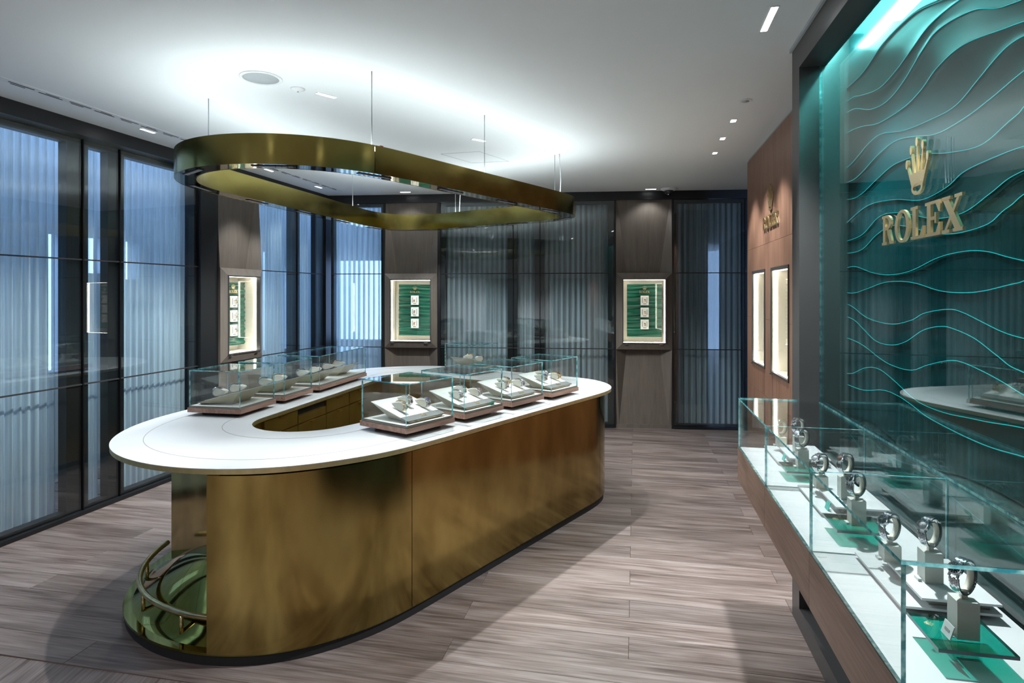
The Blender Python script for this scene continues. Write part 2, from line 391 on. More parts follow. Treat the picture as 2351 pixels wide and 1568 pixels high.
# glazed bays: black stiles and rails, three panes, pleated curtain behind
WN = 0
def curtain(fr, s0, s1, label, pleat, amp):
    n = max(40, int((s1-s0)/pleat*9)); mb = MB(); zs = [.03, .6, 1.2, 1.8, 2.4, 2.92]; ph = random.random()*9
    for z in zs:
        for i in range(n+1):
            s = s0+(s1-s0)*i/n
            x = -.15+amp*sin(2*pi*s/pleat+ph+.5*sin(s*3+z*.25))+.3*amp*sin(2*pi*s/pleat*2.3+1.3)
            mb.v.append((x, s, z))
    for k in range(len(zs)-1):
        for i in range(n): mb.face((k*(n+1)+i, k*(n+1)+i+1, (k+1)*(n+1)+i+1, (k+1)*(n+1)+i), 0, True)
    o = build(mb, 'sheer_curtain', 'sheer_curtain', None, fr.w(0, 0), fr.rz)
    tag(o, label, 'curtain', 'pleated sheer curtains behind the glazing')
def window(fr, s0, s1, sl, sr, clabel, pleat=.062, amp=.014):
    global WN; WN += 1
    w = thing('window_%d' % WN, None, None, fr.w(0, 0), fr.rz); tag(w, kind='structure', label='black framed glass bay')
    for a, b in ((s0, s0+sl), (s1-sr, s1)): build(MB().box(-.09, -.012, a, b, 0, 2.9), 'stile', 'black_frame', w)
    build(MB().box(-.09, -.012, s0+sl, s1-sr, 0, .055), 'rail', 'black_frame', w); build(MB().box(-.09, -.012, s0+sl, s1-sr, 2.85, 2.9), 'rail', 'black_frame', w)
    for z0, z1 in ((.03, .997), (1.005, 1.962), (1.970, 2.895)):
        build(MB().box(-.011, -.001, s0+.006, s1-.006, z0, z1, 0, 1, 0), 'pane', ['glass_wall', 'black_frame'], w)
    for z in (1.001, 1.966): build(MB().box(-.014, .002, s0, s1, z-.005, z+.005), 'joint_bead', 'black_matte', w)
    for s in (s0, s1): build(MB().box(-.02, .008, s-.005, s+.005, 0, 2.9), 'mullion_bead', 'black_frame', w)
    build(MB().box(-.1, .035, s0, s1, 0, .03), 'sill', 'black_frame', w)
    if clabel: curtain(fr, s0+max(.004, sl-.03), s1-max(.004, sr-.03), clabel, pleat, amp)
    return w
window(LEFT, -2.9, -.9, .06, .1, 'sheer blue-lit curtain beyond the left edge of the glazing, nearest the camera')
window(LEFT, -.9, .611, .06, .124, 'sheer blue-lit curtain in the wide bay at the left edge of the photo')
window(LEFT, .611, .9455, .057, .10, 'narrow sheer curtain between two dark mullions, left of the long counter')
window(LEFT, .9455, 1.8335, .052, .04, 'sheer curtain with bright daylight patches, left of the left display niche')
window(LEFT, 2.744, 3.511, .004, .09, 'sheer blue curtain directly right of the left display niche')
window(LEFT, 3.511, 4.158, .077, .19, 'narrow sheer blue curtain beside the far left corner of the room')
window(BACK, -2.406, -1.697, .03, .04, 'brightly daylit striped curtain right of the far left corner', .075, .018)
window(BACK, -.942, .014, .057, .073, 'grey green curtain right of the middle display niche', .075, .018)
window(BACK, .014, .362, .05, .073, 'narrow grey green curtain in the middle of the back wall', .075, .018)
window(BACK, .362, 1.311, .056, .08, 'grey green curtain left of the right-hand back display niche', .075, .018)
window(BACK, 2.049, 2.926, .038, .03, 'dark grey curtain between the back display niche and the wooden wall', .075, .018)
window(BACK, 2.926, 3.9, .05, .05, 'dark grey curtain behind the end of the wooden wall', .075, .018)
# posts and wall pieces between the bays
tag(build(MB().box(-.25, .03, 1.8335, 2.074, 0, 2.9), 'trim_3', 'black_frame', None, LEFT.w(0, 0), LEFT.rz), 'black post beside the left display niche', kind='structure')
tag(build(MB().box(-.2, .02, 4.158, 4.30, 0, 2.9), 'trim_4', 'black_frame', None, LEFT.w(0, 0), LEFT.rz), 'black corner post', kind='structure')
tag(build(MB().box(-.2, .02, -1.697, -1.668, 0, 2.9).box(-.2, .02, -.971, -.942, 0, 2.9).box(-.2, .02, 1.311, 1.328, 0, 2.9).box(-.2, .02, 2.022, 2.049, 0, 2.9), 'trim_5', 'black_frame', None, BACK.w(0, 0), BACK.rz), 'black strips beside the niches', kind='structure')
# outer facade beyond the curtains, open to the sky; window openings where daylight shows through
def facade(fr, off, s0, s1, holes, name, label, z1=3.4):
    mb = MB(); cuts = sorted({s0, s1, *[h[0] for h in holes], *[h[1] for h in holes]})
    for a, b in zip(cuts, cuts[1:]):
        zc = [(h[2], h[3]) for h in holes if h[0] <= a+1e-6 and h[1] >= b-1e-6]; z = 0
        for h0, h1 in sorted(zc): mb.box(off-.15, off, a, b, z, h0); z = h1
        mb.box(off-.15, off, a, b, z, z1)
    tag(build(mb, name, 'facade_stone', None, fr.w(0, 0), fr.rz), label, kind='structure')
facade(LEFT, -.95, -9, 5.2, [(-.6, -.2, 1.0, 2.25), (1.12, 1.27, 1.0, 2.25), (1.45, 1.7, 1.9, 2.25), (1.86, 2.1, 1.85, 2.25), (2.3, 2.42, 1.9, 2.25), (2.62, 2.76, 1.4, 2.25), (2.86, 3.25, 1.0, 2.25), (4.15, 4.45, .9, 2.3), (4.6, 4.85, .9, 2.1)], 'wall_outer_left', 'pale outer wall with window openings beyond the left curtains')
facade(BACK, -.95, -3.6, -1.72, [(-2.72, -1.86, 1.02, 2.2)], 'wall_outer_back', 'pale outer wall with a window opening beyond the corner curtain')
tag(build(MB().box(-1.1, -.2, -1.72, -1.66, 0, 3.4), 'wall_partition', 'dark_store', None, BACK.w(0, 0), BACK.rz), 'partition closing the daylit bay', kind='structure')
tag(build(MB().box(-.75, -.7, -1.66, 4.2, 0, 3.1).box(-.75, -.13, -1.66, 4.2, 3.0, 3.1), 'wall_back', 'dark_store', None, BACK.w(0, 0), BACK.rz), 'dark wall behind the back curtains', kind='structure')
# the rest of the shop behind the camera
tag(build(MB().box(-6.2, 1.6, -3.75, -3.6, 0, H+.1), 'wall_front', 'wall_plaster'), 'pale plaster wall behind the camera', kind='structure')
for i, a in enumerate((-2.9, -.7)):
    d = thing('door_%d' % (i+1), None, None, (a, -3.6, 0)); tag(d, 'dark doorway in the pale wall behind the camera', kind='structure')
    build(MB().box(0, .95, -.01, .012, 0, 2.15), 'door_leaf', 'dark_store', d); build(MB().box(-.05, 0, -.01, .03, 0, 2.2).box(.95, 1.0, -.01, .03, 0, 2.2).box(0, .95, -.01, .03, 2.15, 2.2), 'door_frame', 'bronze_frame', d)
tag(build(MB().box(-.2, 0, -8.2, -2.9, 0, 2.9), 'wall_left', 'dark_store', None, LEFT.w(0, 0), LEFT.rz), 'dark wall left of the camera', kind='structure')
tag(build(MB().box(.95, 1.15, -4.2, .62, 0, H+.1), 'wall_right', 'panel_wood', None, (0, 0, 0), RQ), 'wood clad wall beside the camera', kind='structure')
tag(build(MB().box(3.9, 4.05, -1.0, 8.0, 0, H+.1), 'wall_side', 'dark_store'), 'dark wall behind the wooden wall', kind='structure')

# ------------------------------------------------------------------ lettering: five serif capitals and a five-point crown
def poly_prism(mb, pts, d, m=0):
    n = len(pts); o = len(mb.v); mb.v += [(p[0], -d, p[1]) for p in pts]+[(p[0], 0, p[1]) for p in pts]
    mb.face([o+i for i in range(n)], m); mb.face([o+n+i for i in range(n)][::-1], m)
    for i in range(n): j = (i+1) % n; mb.face((o+j, o+i, o+n+i, o+n+j), m)
def rect(mb, x0, x1, z0, z1, d): poly_prism(mb, [(x0, z0), (x1, z0), (x1, z1), (x0, z1)], d)
def ring_prism(mb, O, I, d):
    n = len(O); o = len(mb.v)
    for L_, y in ((O, -d), (O, 0), (I, -d), (I, 0)): mb.v += [(p[0], y, p[1]) for p in L_]
    for i in range(n):
        j = (i+1) % n
        mb.face((o+i, o+j, o+2*n+j, o+2*n+i)); mb.face((o+j, o+i, o+n+i, o+n+j)); mb.face((o+2*n+i, o+2*n+j, o+3*n+j, o+3*n+i))
def ell(cx, cz, rx, rz, n=28): return [(cx+rx*cos(2*pi*i/n), cz+rz*sin(2*pi*i/n)) for i in range(n)]
def halfring(mb, x0, zc, rx, rz, tx, tz, d, n=12):
    o = len(mb.v)
    for k in range(n+1):
        a = -pi/2+pi*k/n
        for (r1, r2) in ((rx, rz), (rx-tx, rz-tz)):
            for y in (-d, 0): mb.v.append((x0+r1*cos(a), y, zc+r2*sin(a)))
    for k in range(n):
        a = o+4*k; b = a+4
        mb.face((a, b, b+2, a+2)); mb.face((b, a, a+1, b+1)); mb.face((a+2, b+2, b+3, a+3))
D = .075
def letters():
    out = []
    r = MB(); rect(r, .0, .36, 0, .09, D); rect(r, .08, .26, .09, .91, D); rect(r, 0, .30, .91, 1, D)
    halfring(r, .30, .745, .36, .255, .17, .09, D); rect(r, .26, .31, .91, 1, D); rect(r, .26, .31, .49, .58, D)
    poly_prism(r, [(.34, .52), (.52, .50), (.70, .09), (.84, .09), (.84, 0), (.56, 0)], D*.97); out.append(('letter_r', r, 0))
    o = MB(); ring_prism(o, ell(.47, .5, .47, .53), ell(.47, .5, .28, .44), D); out.append(('letter_o', o, .88))
    l = MB(); rect(l, 0, .42, .91, 1, D); rect(l, .10, .30, .09, .91, D); rect(l, 0, .74, 0, .09, D); poly_prism(l, [(.52, .09), (.74, .09), (.74, .36), (.67, .36)], D); out.append(('letter_l', l, 1.88))
    e = MB(); rect(e, 0, .78, .91, 1, D); rect(e, .10, .30, .09, .91, D); rect(e, 0, .78, 0, .09, D); poly_prism(e, [(.56, .09), (.78, .09), (.78, .36), (.71, .36)], D)
    poly_prism(e, [(.71, .66), (.78, .66), (.78, .91), (.56, .91)], D); rect(e, .30, .52, .46, .55, D); rect(e, .50, .57, .35, .66, D); out.append(('letter_e', e, 2.68))
    x = MB(); poly_prism(x, [(.06, .92), (.32, .92), (.88, .08), (.60, .08)], D); poly_prism(x, [(.70, .92), (.82, .92), (.24, .08), (.12, .08)], D*.96)
    for a, b, z in ((0, .40, .91), (.60, .94, .91), (0, .36, 0), (.52, .96, 0)): rect(x, a, b, z, z+.09, D*1.03)
    out.append(('letter_x', x, 3.52))
    return out
def crown_mb():
    c = MB(); tips = [(-.88, .62), (-.50, .88), (-.0, 1.0), (.50, .88), (.88, .62)]
    base = [(-.40, .14), (-.30, .14), (-.10, .14), (.10, .14), (.30, .14), (.40, .14)]
    for i, (tx, tz) in enumerate(tips):
        bx = -.36+.18*i
        l = Vector((tx-bx, tz-.42*0-.1)); nx, nz = l.y/l.length, -l.x/l.length
        poly_prism(c, [(bx-.115, .14), (bx+.115, .14), (tx+nx*.028, tz+nz*.028), (tx-nx*.028, tz-nz*.028)], D*(.93+.012*i))
        poly_prism(c, ell(tx, tz+.04, .095, .095, 14), D*1.15)
    poly_prism(c, [(-.47, .13), (-.30, .13), (0, .19), (.30, .13), (.47, .13), (.56, .42), (-.56, .42)], D)
    ring_prism(c, ell(0, .12, .48, .16), ell(0, .11, .33, .085), D*1.05)
    return c
LT = [(n, mb.mesh(n, 'gold_letter'), x) for n, mb, x in letters()]; CR = crown_mb().mesh('crown_emblem', 'gold_letter')
def logo(loc, rz, h, label, parent=None, cscale=1.75, gap=.35, rot=None, xs=1.0):
    """lettering of cap height h, centred on loc; front faces local -y"""
    t = thing('logo_sign', label, 'sign', loc, rz, rot=rot) if not parent else place('logo', None, parent, loc, rz, rot)
    w = 4.48
    for n, me, x in LT:
        o = place(n, me, t, ((x-w/2)*h*xs, 0, 0)); o.scale = (h*xs*.97, h, h)
    c = place('crown_emblem', CR, t, (0, 0, h*(1+gap))); c.scale = (h*cscale*.52, h, h*cscale)
    return t

# ================================================================== right wall: wooden wall with two niches
ww = thing('wall_wood', None, None, (0, 0, 0), RQ); tag(ww, 'walnut panelled wall with two lit niches', kind='structure')
qf, qb = 1.07, 1.13; T0, T1 = 3.40, 6.22; g = .002
ops = [(4.593, 5.166), (5.398, 5.954)]; oz0, oz1 = 1.07, 1.91
def wp(boxes):
    mb = MB()
    for (a, b, z0, z1) in boxes: mb.box(qf, qb, a, b, z0, z1)
    build(mb, 'panel', 'panel_wood', ww)
piers = [(T0, ops[0][0]), (ops[0][1], ops[1][0]), (ops[1][1], T1)]
wp([(T0, T1, 0, .85-g)]); wp([(T0, T1, .85, oz0)]+[(a, b, oz0, 1.49-g) for a, b in piers]); wp([(a, b, 1.49, oz1) for a, b in piers]+[(T0, T1, oz1, 2.12-g)]); wp([(T0, T1, 2.12, 2.975)])
build(MB().box(qf+.01, qb+.02, T0, T1, 2.975, H), 'shadow_gap', 'plastic_grey', ww)
build(MB().box(qb, qb+.02, T0, T1, 0, oz0).box(qb, qb+.02, T0, T1, oz1, H).box(qb, 1.5, T1-.06, T1, 0, H), 'backing', 'black_matte', ww)
def niche(parent, x0, depth, s0, s1, z0, z1, sign=1):
    """lit box: x0 front plane in the frame, going `depth` along -x*sign"""
    xb = x0-sign*depth; a, b = min(x0, xb), max(x0, xb); th = .012
    mb = MB(); mb.box(min(xb, xb-sign*th), max(xb, xb-sign*th), s0-th, s1+th, z0-th, z1+th)
    mb.box(a, b, s0-th, s0, z0-th, z1+th).box(a, b, s1, s1+th, z0-th, z1+th).box(a, b, s0, s1, z0-th, z0).box(a, b, s0, s1, z1, z1+th)
    build(mb, 'niche_lining', 'vitrine_cream', parent)
    f = x0-sign*.012; e = x0-sign*.034; l0, l1 = min(f, e), max(f, e); k = .004
    led = MB().box(l0, l1, s0, s0+k, z0, z1).box(l0, l1, s1-k, s1, z0, z1).box(l0, l1, s0+k, s1-k, z0, z0+k).box(l0, l1, s0+k, s1-k, z1-k, z1)
    build(led, 'led_strip', 'led_warm', parent)
    build(MB().box(min(x0-sign*.006, x0-sign*.002), max(x0-sign*.006, x0-sign*.002), s0, s1, z0, z1, 0, 1, 0), 'glass_door', ['glass_clear', 'glass_edge'], parent)
for i, (a, b) in enumerate(ops):
    v = thing('display_niche', ['empty lit niche in the wooden wall, the one nearer the green panel', 'empty lit niche in the wooden wall, the farther and narrower-looking one'][i], 'display case', (0, 0, 0), RQ, 'empty lit niches in the wooden wall')
    f = MB(); w_ = .016
    f.box(qf-.008, qf+.006, a, a+w_, oz0, oz1).box(qf-.008, qf+.006, b-w_, b, oz0, oz1).box(qf-.008, qf+.006, a+w_, b-w_, oz0, oz0+w_).box(qf-.008, qf+.006, a+w_, b-w_, oz1-w_*1.6, oz1)
    build(f, 'frame', 'bronze_frame', v); niche(v, qf+.004, .30, a+w_, b-w_, oz0+w_, oz1-w_*1.6, -1)
    build(MB().box(qf-.014, qf+.0, b-.03, b-.005, oz0-.012, oz0-.002), 'lock', 'steel', v)
logo(RW(qf-.004, 5.17, 2.235), -(pi/2+AR), .105, 'small-looking gold crown and letters on the brown wooden wall', xs=1.15)

# ------------------------------------------------------------------ niche with the green wave wall
fq0, fq1 = .818, 1.20; tn0, tn1 = .72, 3.447; fw = .14
nf = thing('wall_niche_frame', None, None, (0, 0, 0), RQ); tag(nf, 'dark bronze surround of the green wave wall', kind='structure')
build(MB().box(fq0, fq1, tn1-fw, tn1, 0, H), 'jamb', 'bronze_frame', nf); build(MB().box(fq0, fq1, tn0, tn0+fw, 0, H), 'jamb', 'bronze_frame', nf)
build(MB().box(fq0, .945, tn0+fw, tn1-fw, 2.852, H), 'head', 'bronze_frame', nf); build(MB().box(fq0, fq1, tn0+fw, tn1-fw, 0, .10), 'bottom_rail', 'bronze_frame', nf)
build(MB().box(fq0-.012, fq0, tn0, tn1+.012, H-.018, H), 'edge_trim', 'plastic_grey', nf)
build(MB().box(1.18, 1.24, tn0, tn1, 0, H), 'back_panel', 'black_matte', nf)
WAVES = [
 [(3.45, 2.741), (3.12, 2.731), (2.86, 2.773), (2.57, 2.769), (2.32, 2.711), (2.0, 2.66), (.8, 2.60)],
 [(3.45, 2.672), (3.23, 2.661), (3.12, 2.635), (2.91, 2.597), (2.74, 2.609), (2.58, 2.643), (2.44, 2.673), (2.26, 2.669), (2.1, 2.64), (1.7, 2.58), (.8, 2.55)],
 [(3.45, 2.61), (3.23, 2.603), (3.01, 2.536), (2.82, 2.514), (2.66, 2.543), (2.51, 2.603), (2.38, 2.63), (2.16, 2.595), (1.98, 2.526), (1.7, 2.49), (.8, 2.48)],
 [(3.45, 2.487), (3.31, 2.507), (3.12, 2.488), (2.91, 2.447), (2.66, 2.438), (2.51, 2.458), (2.38, 2.498), (2.21, 2.507), (1.98, 2.463), (1.83, 2.432), (1.75, 2.427), (.8, 2.40)],
 [(3.45, 2.323), (3.23, 2.343), (3.01, 2.388), (2.88, 2.392), (2.66, 2.348), (2.44, 2.328), (2.26, 2.325), (2.11, 2.37), (1.98, 2.409), (1.86, 2.402), (1.75, 2.373), (.8, 2.33)],
 [(3.45, 2.274), (3.19, 2.258), (2.91, 2.31), (2.74, 2.327), (2.58, 2.304), (2.4, 2.267), (2.21, 2.268), (2.06, 2.284), (1.9, 2.31), (1.75, 2.318), (.8, 2.26)],
 [(3.45, 2.204), (3.28, 2.17), (3.12, 2.168), (2.91, 2.207), (2.74, 2.231), (2.51, 2.219), (2.32, 2.182), (2.11, 2.158), (1.94, 2.196), (1.75, 2.22), (.8, 2.15)],
 [(3.45, 2.02), (3.23, 2.075), (3.01, 2.105), (2.74, 2.087), (2.51, 2.05), (2.32, 2.064), (2.21, 2.096), (2.06, 2.105), (1.9, 2.104), (1.75, 2.087), (.8, 2.06)],
 [(3.45, 1.965), (3.12, 1.975), (2.91, 2.036), (2.74, 2.033), (2.58, 2.003), (2.4, 1.967), (2.21, 1.964), (2.06, 2.001), (1.94, 2.034), (1.75, 2.034), (.8, 2.0)],
 [(3.45, 1.924), (3.32, 1.905), (3.11, 1.909), (2.94, 1.959), (2.79, 1.983), (2.63, 1.965), (2.5, 1.935), (2.37, 1.91), (2.23, 1.901), (2.07, 1.912), (1.97, 1.948), (1.75, 1.982), (.8, 1.93)],
 [(3.45, 1.819), (3.22, 1.834), (2.98, 1.796), (2.79, 1.78), (2.59, 1.79), (2.37, 1.829), (2.19, 1.838), (2.07, 1.827), (1.97, 1.805), (1.87, 1.787), (1.75, 1.781), (.8, 1.82)],
 [(3.45, 1.721), (3.24, 1.704), (3.06, 1.722), (2.87, 1.748), (2.7, 1.751), (2.55, 1.74), (2.37, 1.712), (2.22, 1.704), (2.09, 1.71), (1.93, 1.731), (1.75, 1.745), (.8, 1.72)],
 [(3.45, 1.64), (3.32, 1.649), (3.21, 1.632), (3.03, 1.59), (2.78, 1.575), (2.59, 1.599), (2.48, 1.63), (2.32, 1.648), (2.23, 1.642), (2.11, 1.616), (2.0, 1.591), (1.9, 1.579), (1.75, 1.575), (.8, 1.62)],
 [(3.45, 1.583), (3.35, 1.588), (3.21, 1.573), (3.09, 1.536), (2.94, 1.493), (2.78, 1.488), (2.64, 1.513), (2.5, 1.565), (2.37, 1.587), (2.28, 1.584), (2.15, 1.561), (2.03, 1.52), (1.93, 1.49), (1.75, 1.489), (.8, 1.53)],
 [(3.45, 1.475), (3.3, 1.479), (3.11, 1.463), (2.87, 1.416), (2.72, 1.403), (2.58, 1.408), (2.46, 1.441), (2.32, 1.472), (2.23, 1.479), (2.11, 1.465), (2.0, 1.445), (1.9, 1.423), (1.75, 1.403), (.8, 1.43)],
 [(3.45, 1.303), (3.26, 1.307), (3.06, 1.36), (2.91, 1.372), (2.75, 1.344), (2.59, 1.306), (2.48, 1.292), (2.32, 1.293), (2.11, 1.311), (1.7, 1.34), (.8, 1.30)],
 [(3.45, 1.246), (3.11, 1.251), (2.87, 1.287), (2.72, 1.288), (2.59, 1.272), (2.44, 1.25), (2.1, 1.24), (1.7, 1.26), (.8, 1.22)],
 [(3.45, 1.08), (3.0, 1.12), (2.5, 1.07), (2.0, 1.12), (.8, 1.08)], [(3.45, .80), (2.8, .86), (2.2, .78), (.8, .84)], [(3.45, .5), (2.8, .44), (2.2, .52), (.8, .46)]]
WV = [catmull(w, 10, False) for w in WAVES]
def wz(w, t):
    for a, b in zip(w, w[1:]):
        if b[0] <= t <= a[0]:
            u = (a[0]-t)/max(1e-9, a[0]-b[0]); return a[1]+(b[1]-a[1])*u
    return w[-1][1] if t < w[-1][0] else w[0][1]
ta, tb, nt_ = tn0+fw, tn1-fw, 150; mb = MB(); cols = []
for i in range(nt_+1):
    t = ta+(tb-ta)*i/nt_; zs = [2.99]+[wz(w, t) for w in WV]+[.02]
    for k in range(1, len(zs)): zs[k] = min(zs[k], zs[k-1]-.012)
    col = []
    for k in range(len(zs)-1):
        zt, zb = zs[k], zs[k+1]; amp = min(.007, .055*(zt-zb)+.0015); start = 0 if k == 0 else 1
        for u in (0, .05, .14, .28, .45, .62, .78, .9, .965, 1.0):
            col.append((1.05-amp*(u**2.6), t, zt+(zb-zt)*u))      # swells outwards down to the lower crest, then falls back
    cols.append(col)
nc = len(cols[0])
for c in cols: mb.v += c
for i in range(nt_):
    for j in range(nc-1): mb.face((i*nc+j, i*nc+j+1, (i+1)*nc+j+1, (i+1)*nc+j), 0, (j % 10) not in (9,))
ws = thing('wave_wall', 'tall teal relief wall of flowing waves behind glass', 'wall panel', (0, 0, 0), RQ)
build(mb, 'wave_relief', 'teal_relief', ws)
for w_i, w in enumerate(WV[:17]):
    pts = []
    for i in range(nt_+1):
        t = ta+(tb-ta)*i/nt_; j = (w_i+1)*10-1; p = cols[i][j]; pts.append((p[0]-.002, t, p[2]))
    build(MB().tube(pts, .0010, 5), 'wave_crest', 'wave_crest_glow', ws)
build(MB().box(.985, 1.0, ta, tb, 2.93, 2.94), 'led_strip', 'led_niche', ws)
build(MB().box(.913, .923, ta, tb, .10, 2.86, 0, 1, 0), 'glass_sheet', ['glass_niche', 'glass_edge'], ws)
logo(RW(.908, 2.196, 1.880), -(pi/2+AR), .107, 'large gold crown and letters mounted on the teal wave wall', cscale=1.50, gap=.40, xs=1.19)

# ================================================================== ceiling fittings
def cdown(X, Y, dx, dy, L_, wd, n, label, power=DOWN_SPOT, tgt=None, size=80):
    a = atan2(dy, dx); t = thing('slot_downlight', label, 'ceiling light', (X, Y, H), a, 'slot downlights in the ceiling')
    f = MB(); f.box(-L_/2-.006, L_/2+.006, -wd/2-.006, -wd/2, -.003, .004).box(-L_/2-.006, L_/2+.006, wd/2, wd/2+.006, -.003, .004).box(-L_/2-.006, -L_/2, -wd/2, wd/2, -.003, .004).box(L_/2, L_/2+.006, -wd/2, wd/2, -.003, .004)
    build(f, 'frame', 'plastic_white', t)
    for k in range(n):
        x = -L_/2+L_*(k+.5)/n; h = L_/n*.42
        build(MB().box(x-h, x+h, -wd*.42, wd*.42, -.004, .0), 'lens', 'lens_white', t)
    if power: spot('downlight_beam', (X, Y, H-.03), power, size, .5, .035, target=tgt or (X, Y, 0))
cdown(-1.214, 3.96, .09, .096, .135, .03, 5, 'bright slot downlight beside the round ceiling speaker', 22)
cdown(-.28, 5.11, .10, .07, .125, .03, 5, 'slot downlight above the middle of the hanging brass ring', 22)
cdown(1.72, 7.5, 1, -.09, .13, .03, 5, 'slot downlight close to the dome camera', 5, None, 120)
cdown(-1.36, 7.72, 1, -.09, .13, .03, 5, 'slot downlight above the middle display niche', 5, None, 120)
cdown(-2.90, 4.82, .226, .974, .13, .03, 5, 'slot downlight beside the long air slot, near the left edge')
cdown(-2.35, 7.35, .226, .974, .13, .03, 5, 'slot downlight near the far left ceiling corner', 20, None, 110)
cdown(-2.55, 6.35, .226, .974, .13, .03, 5, 'slot downlight seen through the middle of the brass ring', 45)
cdown(1.216, 2.865, -.054, -.254, .26, .032, 7, 'longest slot downlight, beside the green wall frame', 260, (.95, 2.2, .9), 90)
cdown(1.66, 4.54, .2, .98, .07, .04, 1, 'nearest of the three small square downlights along the wooden wall', 60)
cdown(1.76, 5.06, .2, .98, .07, .04, 1, 'middle of the three small square downlights along the wooden wall', 60)
cdown(1.87, 5.58, .2, .98, .07, .04, 1, 'farthest of the three small square downlights along the wooden wall', 60)
for i, (X, Y) in enumerate(((.25, 1.35), (-1.6, 1.1), (-3.0, .6), (-.6, -1.6), (-2.9, -1.8))):  # downlights added out of view to raise ambient and ceiling bounce
    cdown(X, Y, .2, .98, .26, .032, 7, 'added unseen downlight above the shop floor, number %s counted from the green wall' % ['one', 'two', 'three', 'four', 'five'][i], [0, 0, 60, 260, 260][i], None, 120)
sp = thing('ceiling_speaker', 'large round white ceiling speaker with grey grille', 'speaker', (-1.51, 3.643, H))
build(MB().lathe([(.122, 0), (.122, -.004), (.115, -.008), (.102, -.006), (.102, 0)], 40), 'rim', 'plastic_white', sp); build(MB().lathe([(.0, -.001), (.104, -.003), (.104, 0)], 40), 'grille', 'plastic_grey', sp)
sd = thing('smoke_detector', 'small white ceiling detector between speaker and slot light', 'detector', (-1.357, 3.837, H))
build(MB().lathe([(.045, 0), (.045, -.004), (.034, -.006), (.02, -.016), (0, -.018)], 28), 'body', 'plastic_white', sd); build(MB().lathe([(.006, -.0165), (.006, -.021), (0, -.022)], 10), 'sensor', 'plastic_grey', sd)
d2 = thing('sprinkler_disc', 'round white disc on the ceiling above the wooden wall', 'detector', (1.568, 4.07, H))
build(MB().lathe([(.045, 0), (.045, -.003), (.038, -.006), (.03, -.006)], 28), 'rim', 'plastic_white', d2); build(MB().lathe([(.03, -.004), (.012, -.012), (0, -.013)], 20), 'cap', 'plastic_grey', d2)
dc = thing('dome_camera', 'small black dome camera under a white disc, at the back ceiling edge', 'camera', (1.93, 7.45, H))
build(MB().lathe([(.095, 0), (.10, -.01), (.08, -.025), (.06, -.03)], 30), 'base', 'plastic_white', dc)
build(MB().lathe([(.058, -.028), (.056, -.045), (.045, -.066), (.025, -.08), (0, -.084)], 24), 'dome', 'camera_dome', dc); build(MB().lathe([(.012, -.07), (.012, -.083), (0, -.0835)], 12, cx=-.01, cy=-.018), 'lens', 'steel', dc)
ad = thing('linear_air_slot', 'long slotted air outlet running along the left edge of the ceiling', 'air vent', (LEFT.w(.47, 0)[0], LEFT.w(.47, 0)[1], H), LEFT.rz)
build(MB().box(-.036, .036, -1.6, 3.74, -.003, .002), 'strip', 'plastic_white', ad)
k = -1.5; i = 0
while k < 3.6:
    build(MB().box(-.022+(0 if i % 2 else .016), -.012+(0 if i % 2 else .016), k, k+.16, -.0045, -.001).box(.0 if i % 2 else -.03, .008 if i % 2 else -.022, k+.03, k+.12, -.0045, -.001), 'slit', 'black_matte', ad); k += .2; i += 1
# access hatch outline
hb = MB(); 
for (a, b) in (((-.66, 5.62), (-.40, 6.0)), ((-.40, 6.0), (-.03, 5.93)), ((-.03, 5.93), (-.30, 5.52)), ((-.30, 5.52), (-.66, 5.62))):
    hb.tube([(a[0], a[1], H), (b[0], b[1], H)], .002, 4)
tag(build(hb, 'access_hatch', 'plastic_grey'), 'thin outline of an access hatch in the ceiling', 'hatch')

# ================================================================== hanging brass ring
RO = [(-2.02, 3.585), (-1.93, 3.462), (-1.825, 3.37), (-1.66, 3.28), (-1.515, 3.245), (-1.376, 3.235), (-1.255, 3.246), (-1.141, 3.276), (-.975, 3.352), (-.819, 3.475), (-.672, 3.655), (-.531, 3.854), (-.178, 4.33), (.269, 4.93), (.49, 5.23), (.585, 5.40), (.604, 5.53), (.573, 5.657), (.485, 5.792), (.214, 5.984), (-.261, 6.294), (-.70, 6.60), (-.95, 6.715), (-1.188, 6.738), (-1.40, 6.655), (-1.56, 6.42), (-1.65, 6.085), (-1.816, 5.364), (-1.974, 4.705), (-2.088, 4.22), (-2.135, 4.004), (-2.115, 3.795)]
RO = smooth(resample(catmull(RO, 8), 260), 40); RI = offset(RO, .12)
rg = thing('ring_light', 'brass rounded-triangle ring lamp hanging on thin cables above the long counter', 'pendant lamp', (0, 0, 2.40))
bo = offset(RO, .004); bi = offset(RO, .116); n_r = len(RO)
cuts = [nearest(RO, p) for p in ((-.80, 3.50), (.56, 5.33), (-.55, 6.49), (-1.56, 6.42), (-2.1, 4.2))]
for a, b in zip(cuts, cuts[1:]+cuts[:1]):
    A = arc(RO, a, b); B = arc(bo, a, b); build(MB().strip(A[:-1]+[((A[-2][0]*.1+A[-1][0]*.9), (A[-2][1]*.1+A[-1][1]*.9))], B[:-1]+[((B[-2][0]*.1+B[-1][0]*.9), (B[-2][1]*.1+B[-1][1]*.9))], 0, .165), 'outer_band', 'brass_ring', rg)
    A = arc(bi, a, b); B = arc(RI, a, b); build(MB().strip(A, B, 0, .165), 'inner_band', 'brass_ring', rg)
build(MB().ringprism(offset(RO, .0005), offset(RO, .1195), .001, .006, smooth=False), 'underside', 'brass_mirror', rg)
build(MB().ringprism(bo, bi, .125, .13, smooth=False), 'top_tray', 'plastic_white', rg)
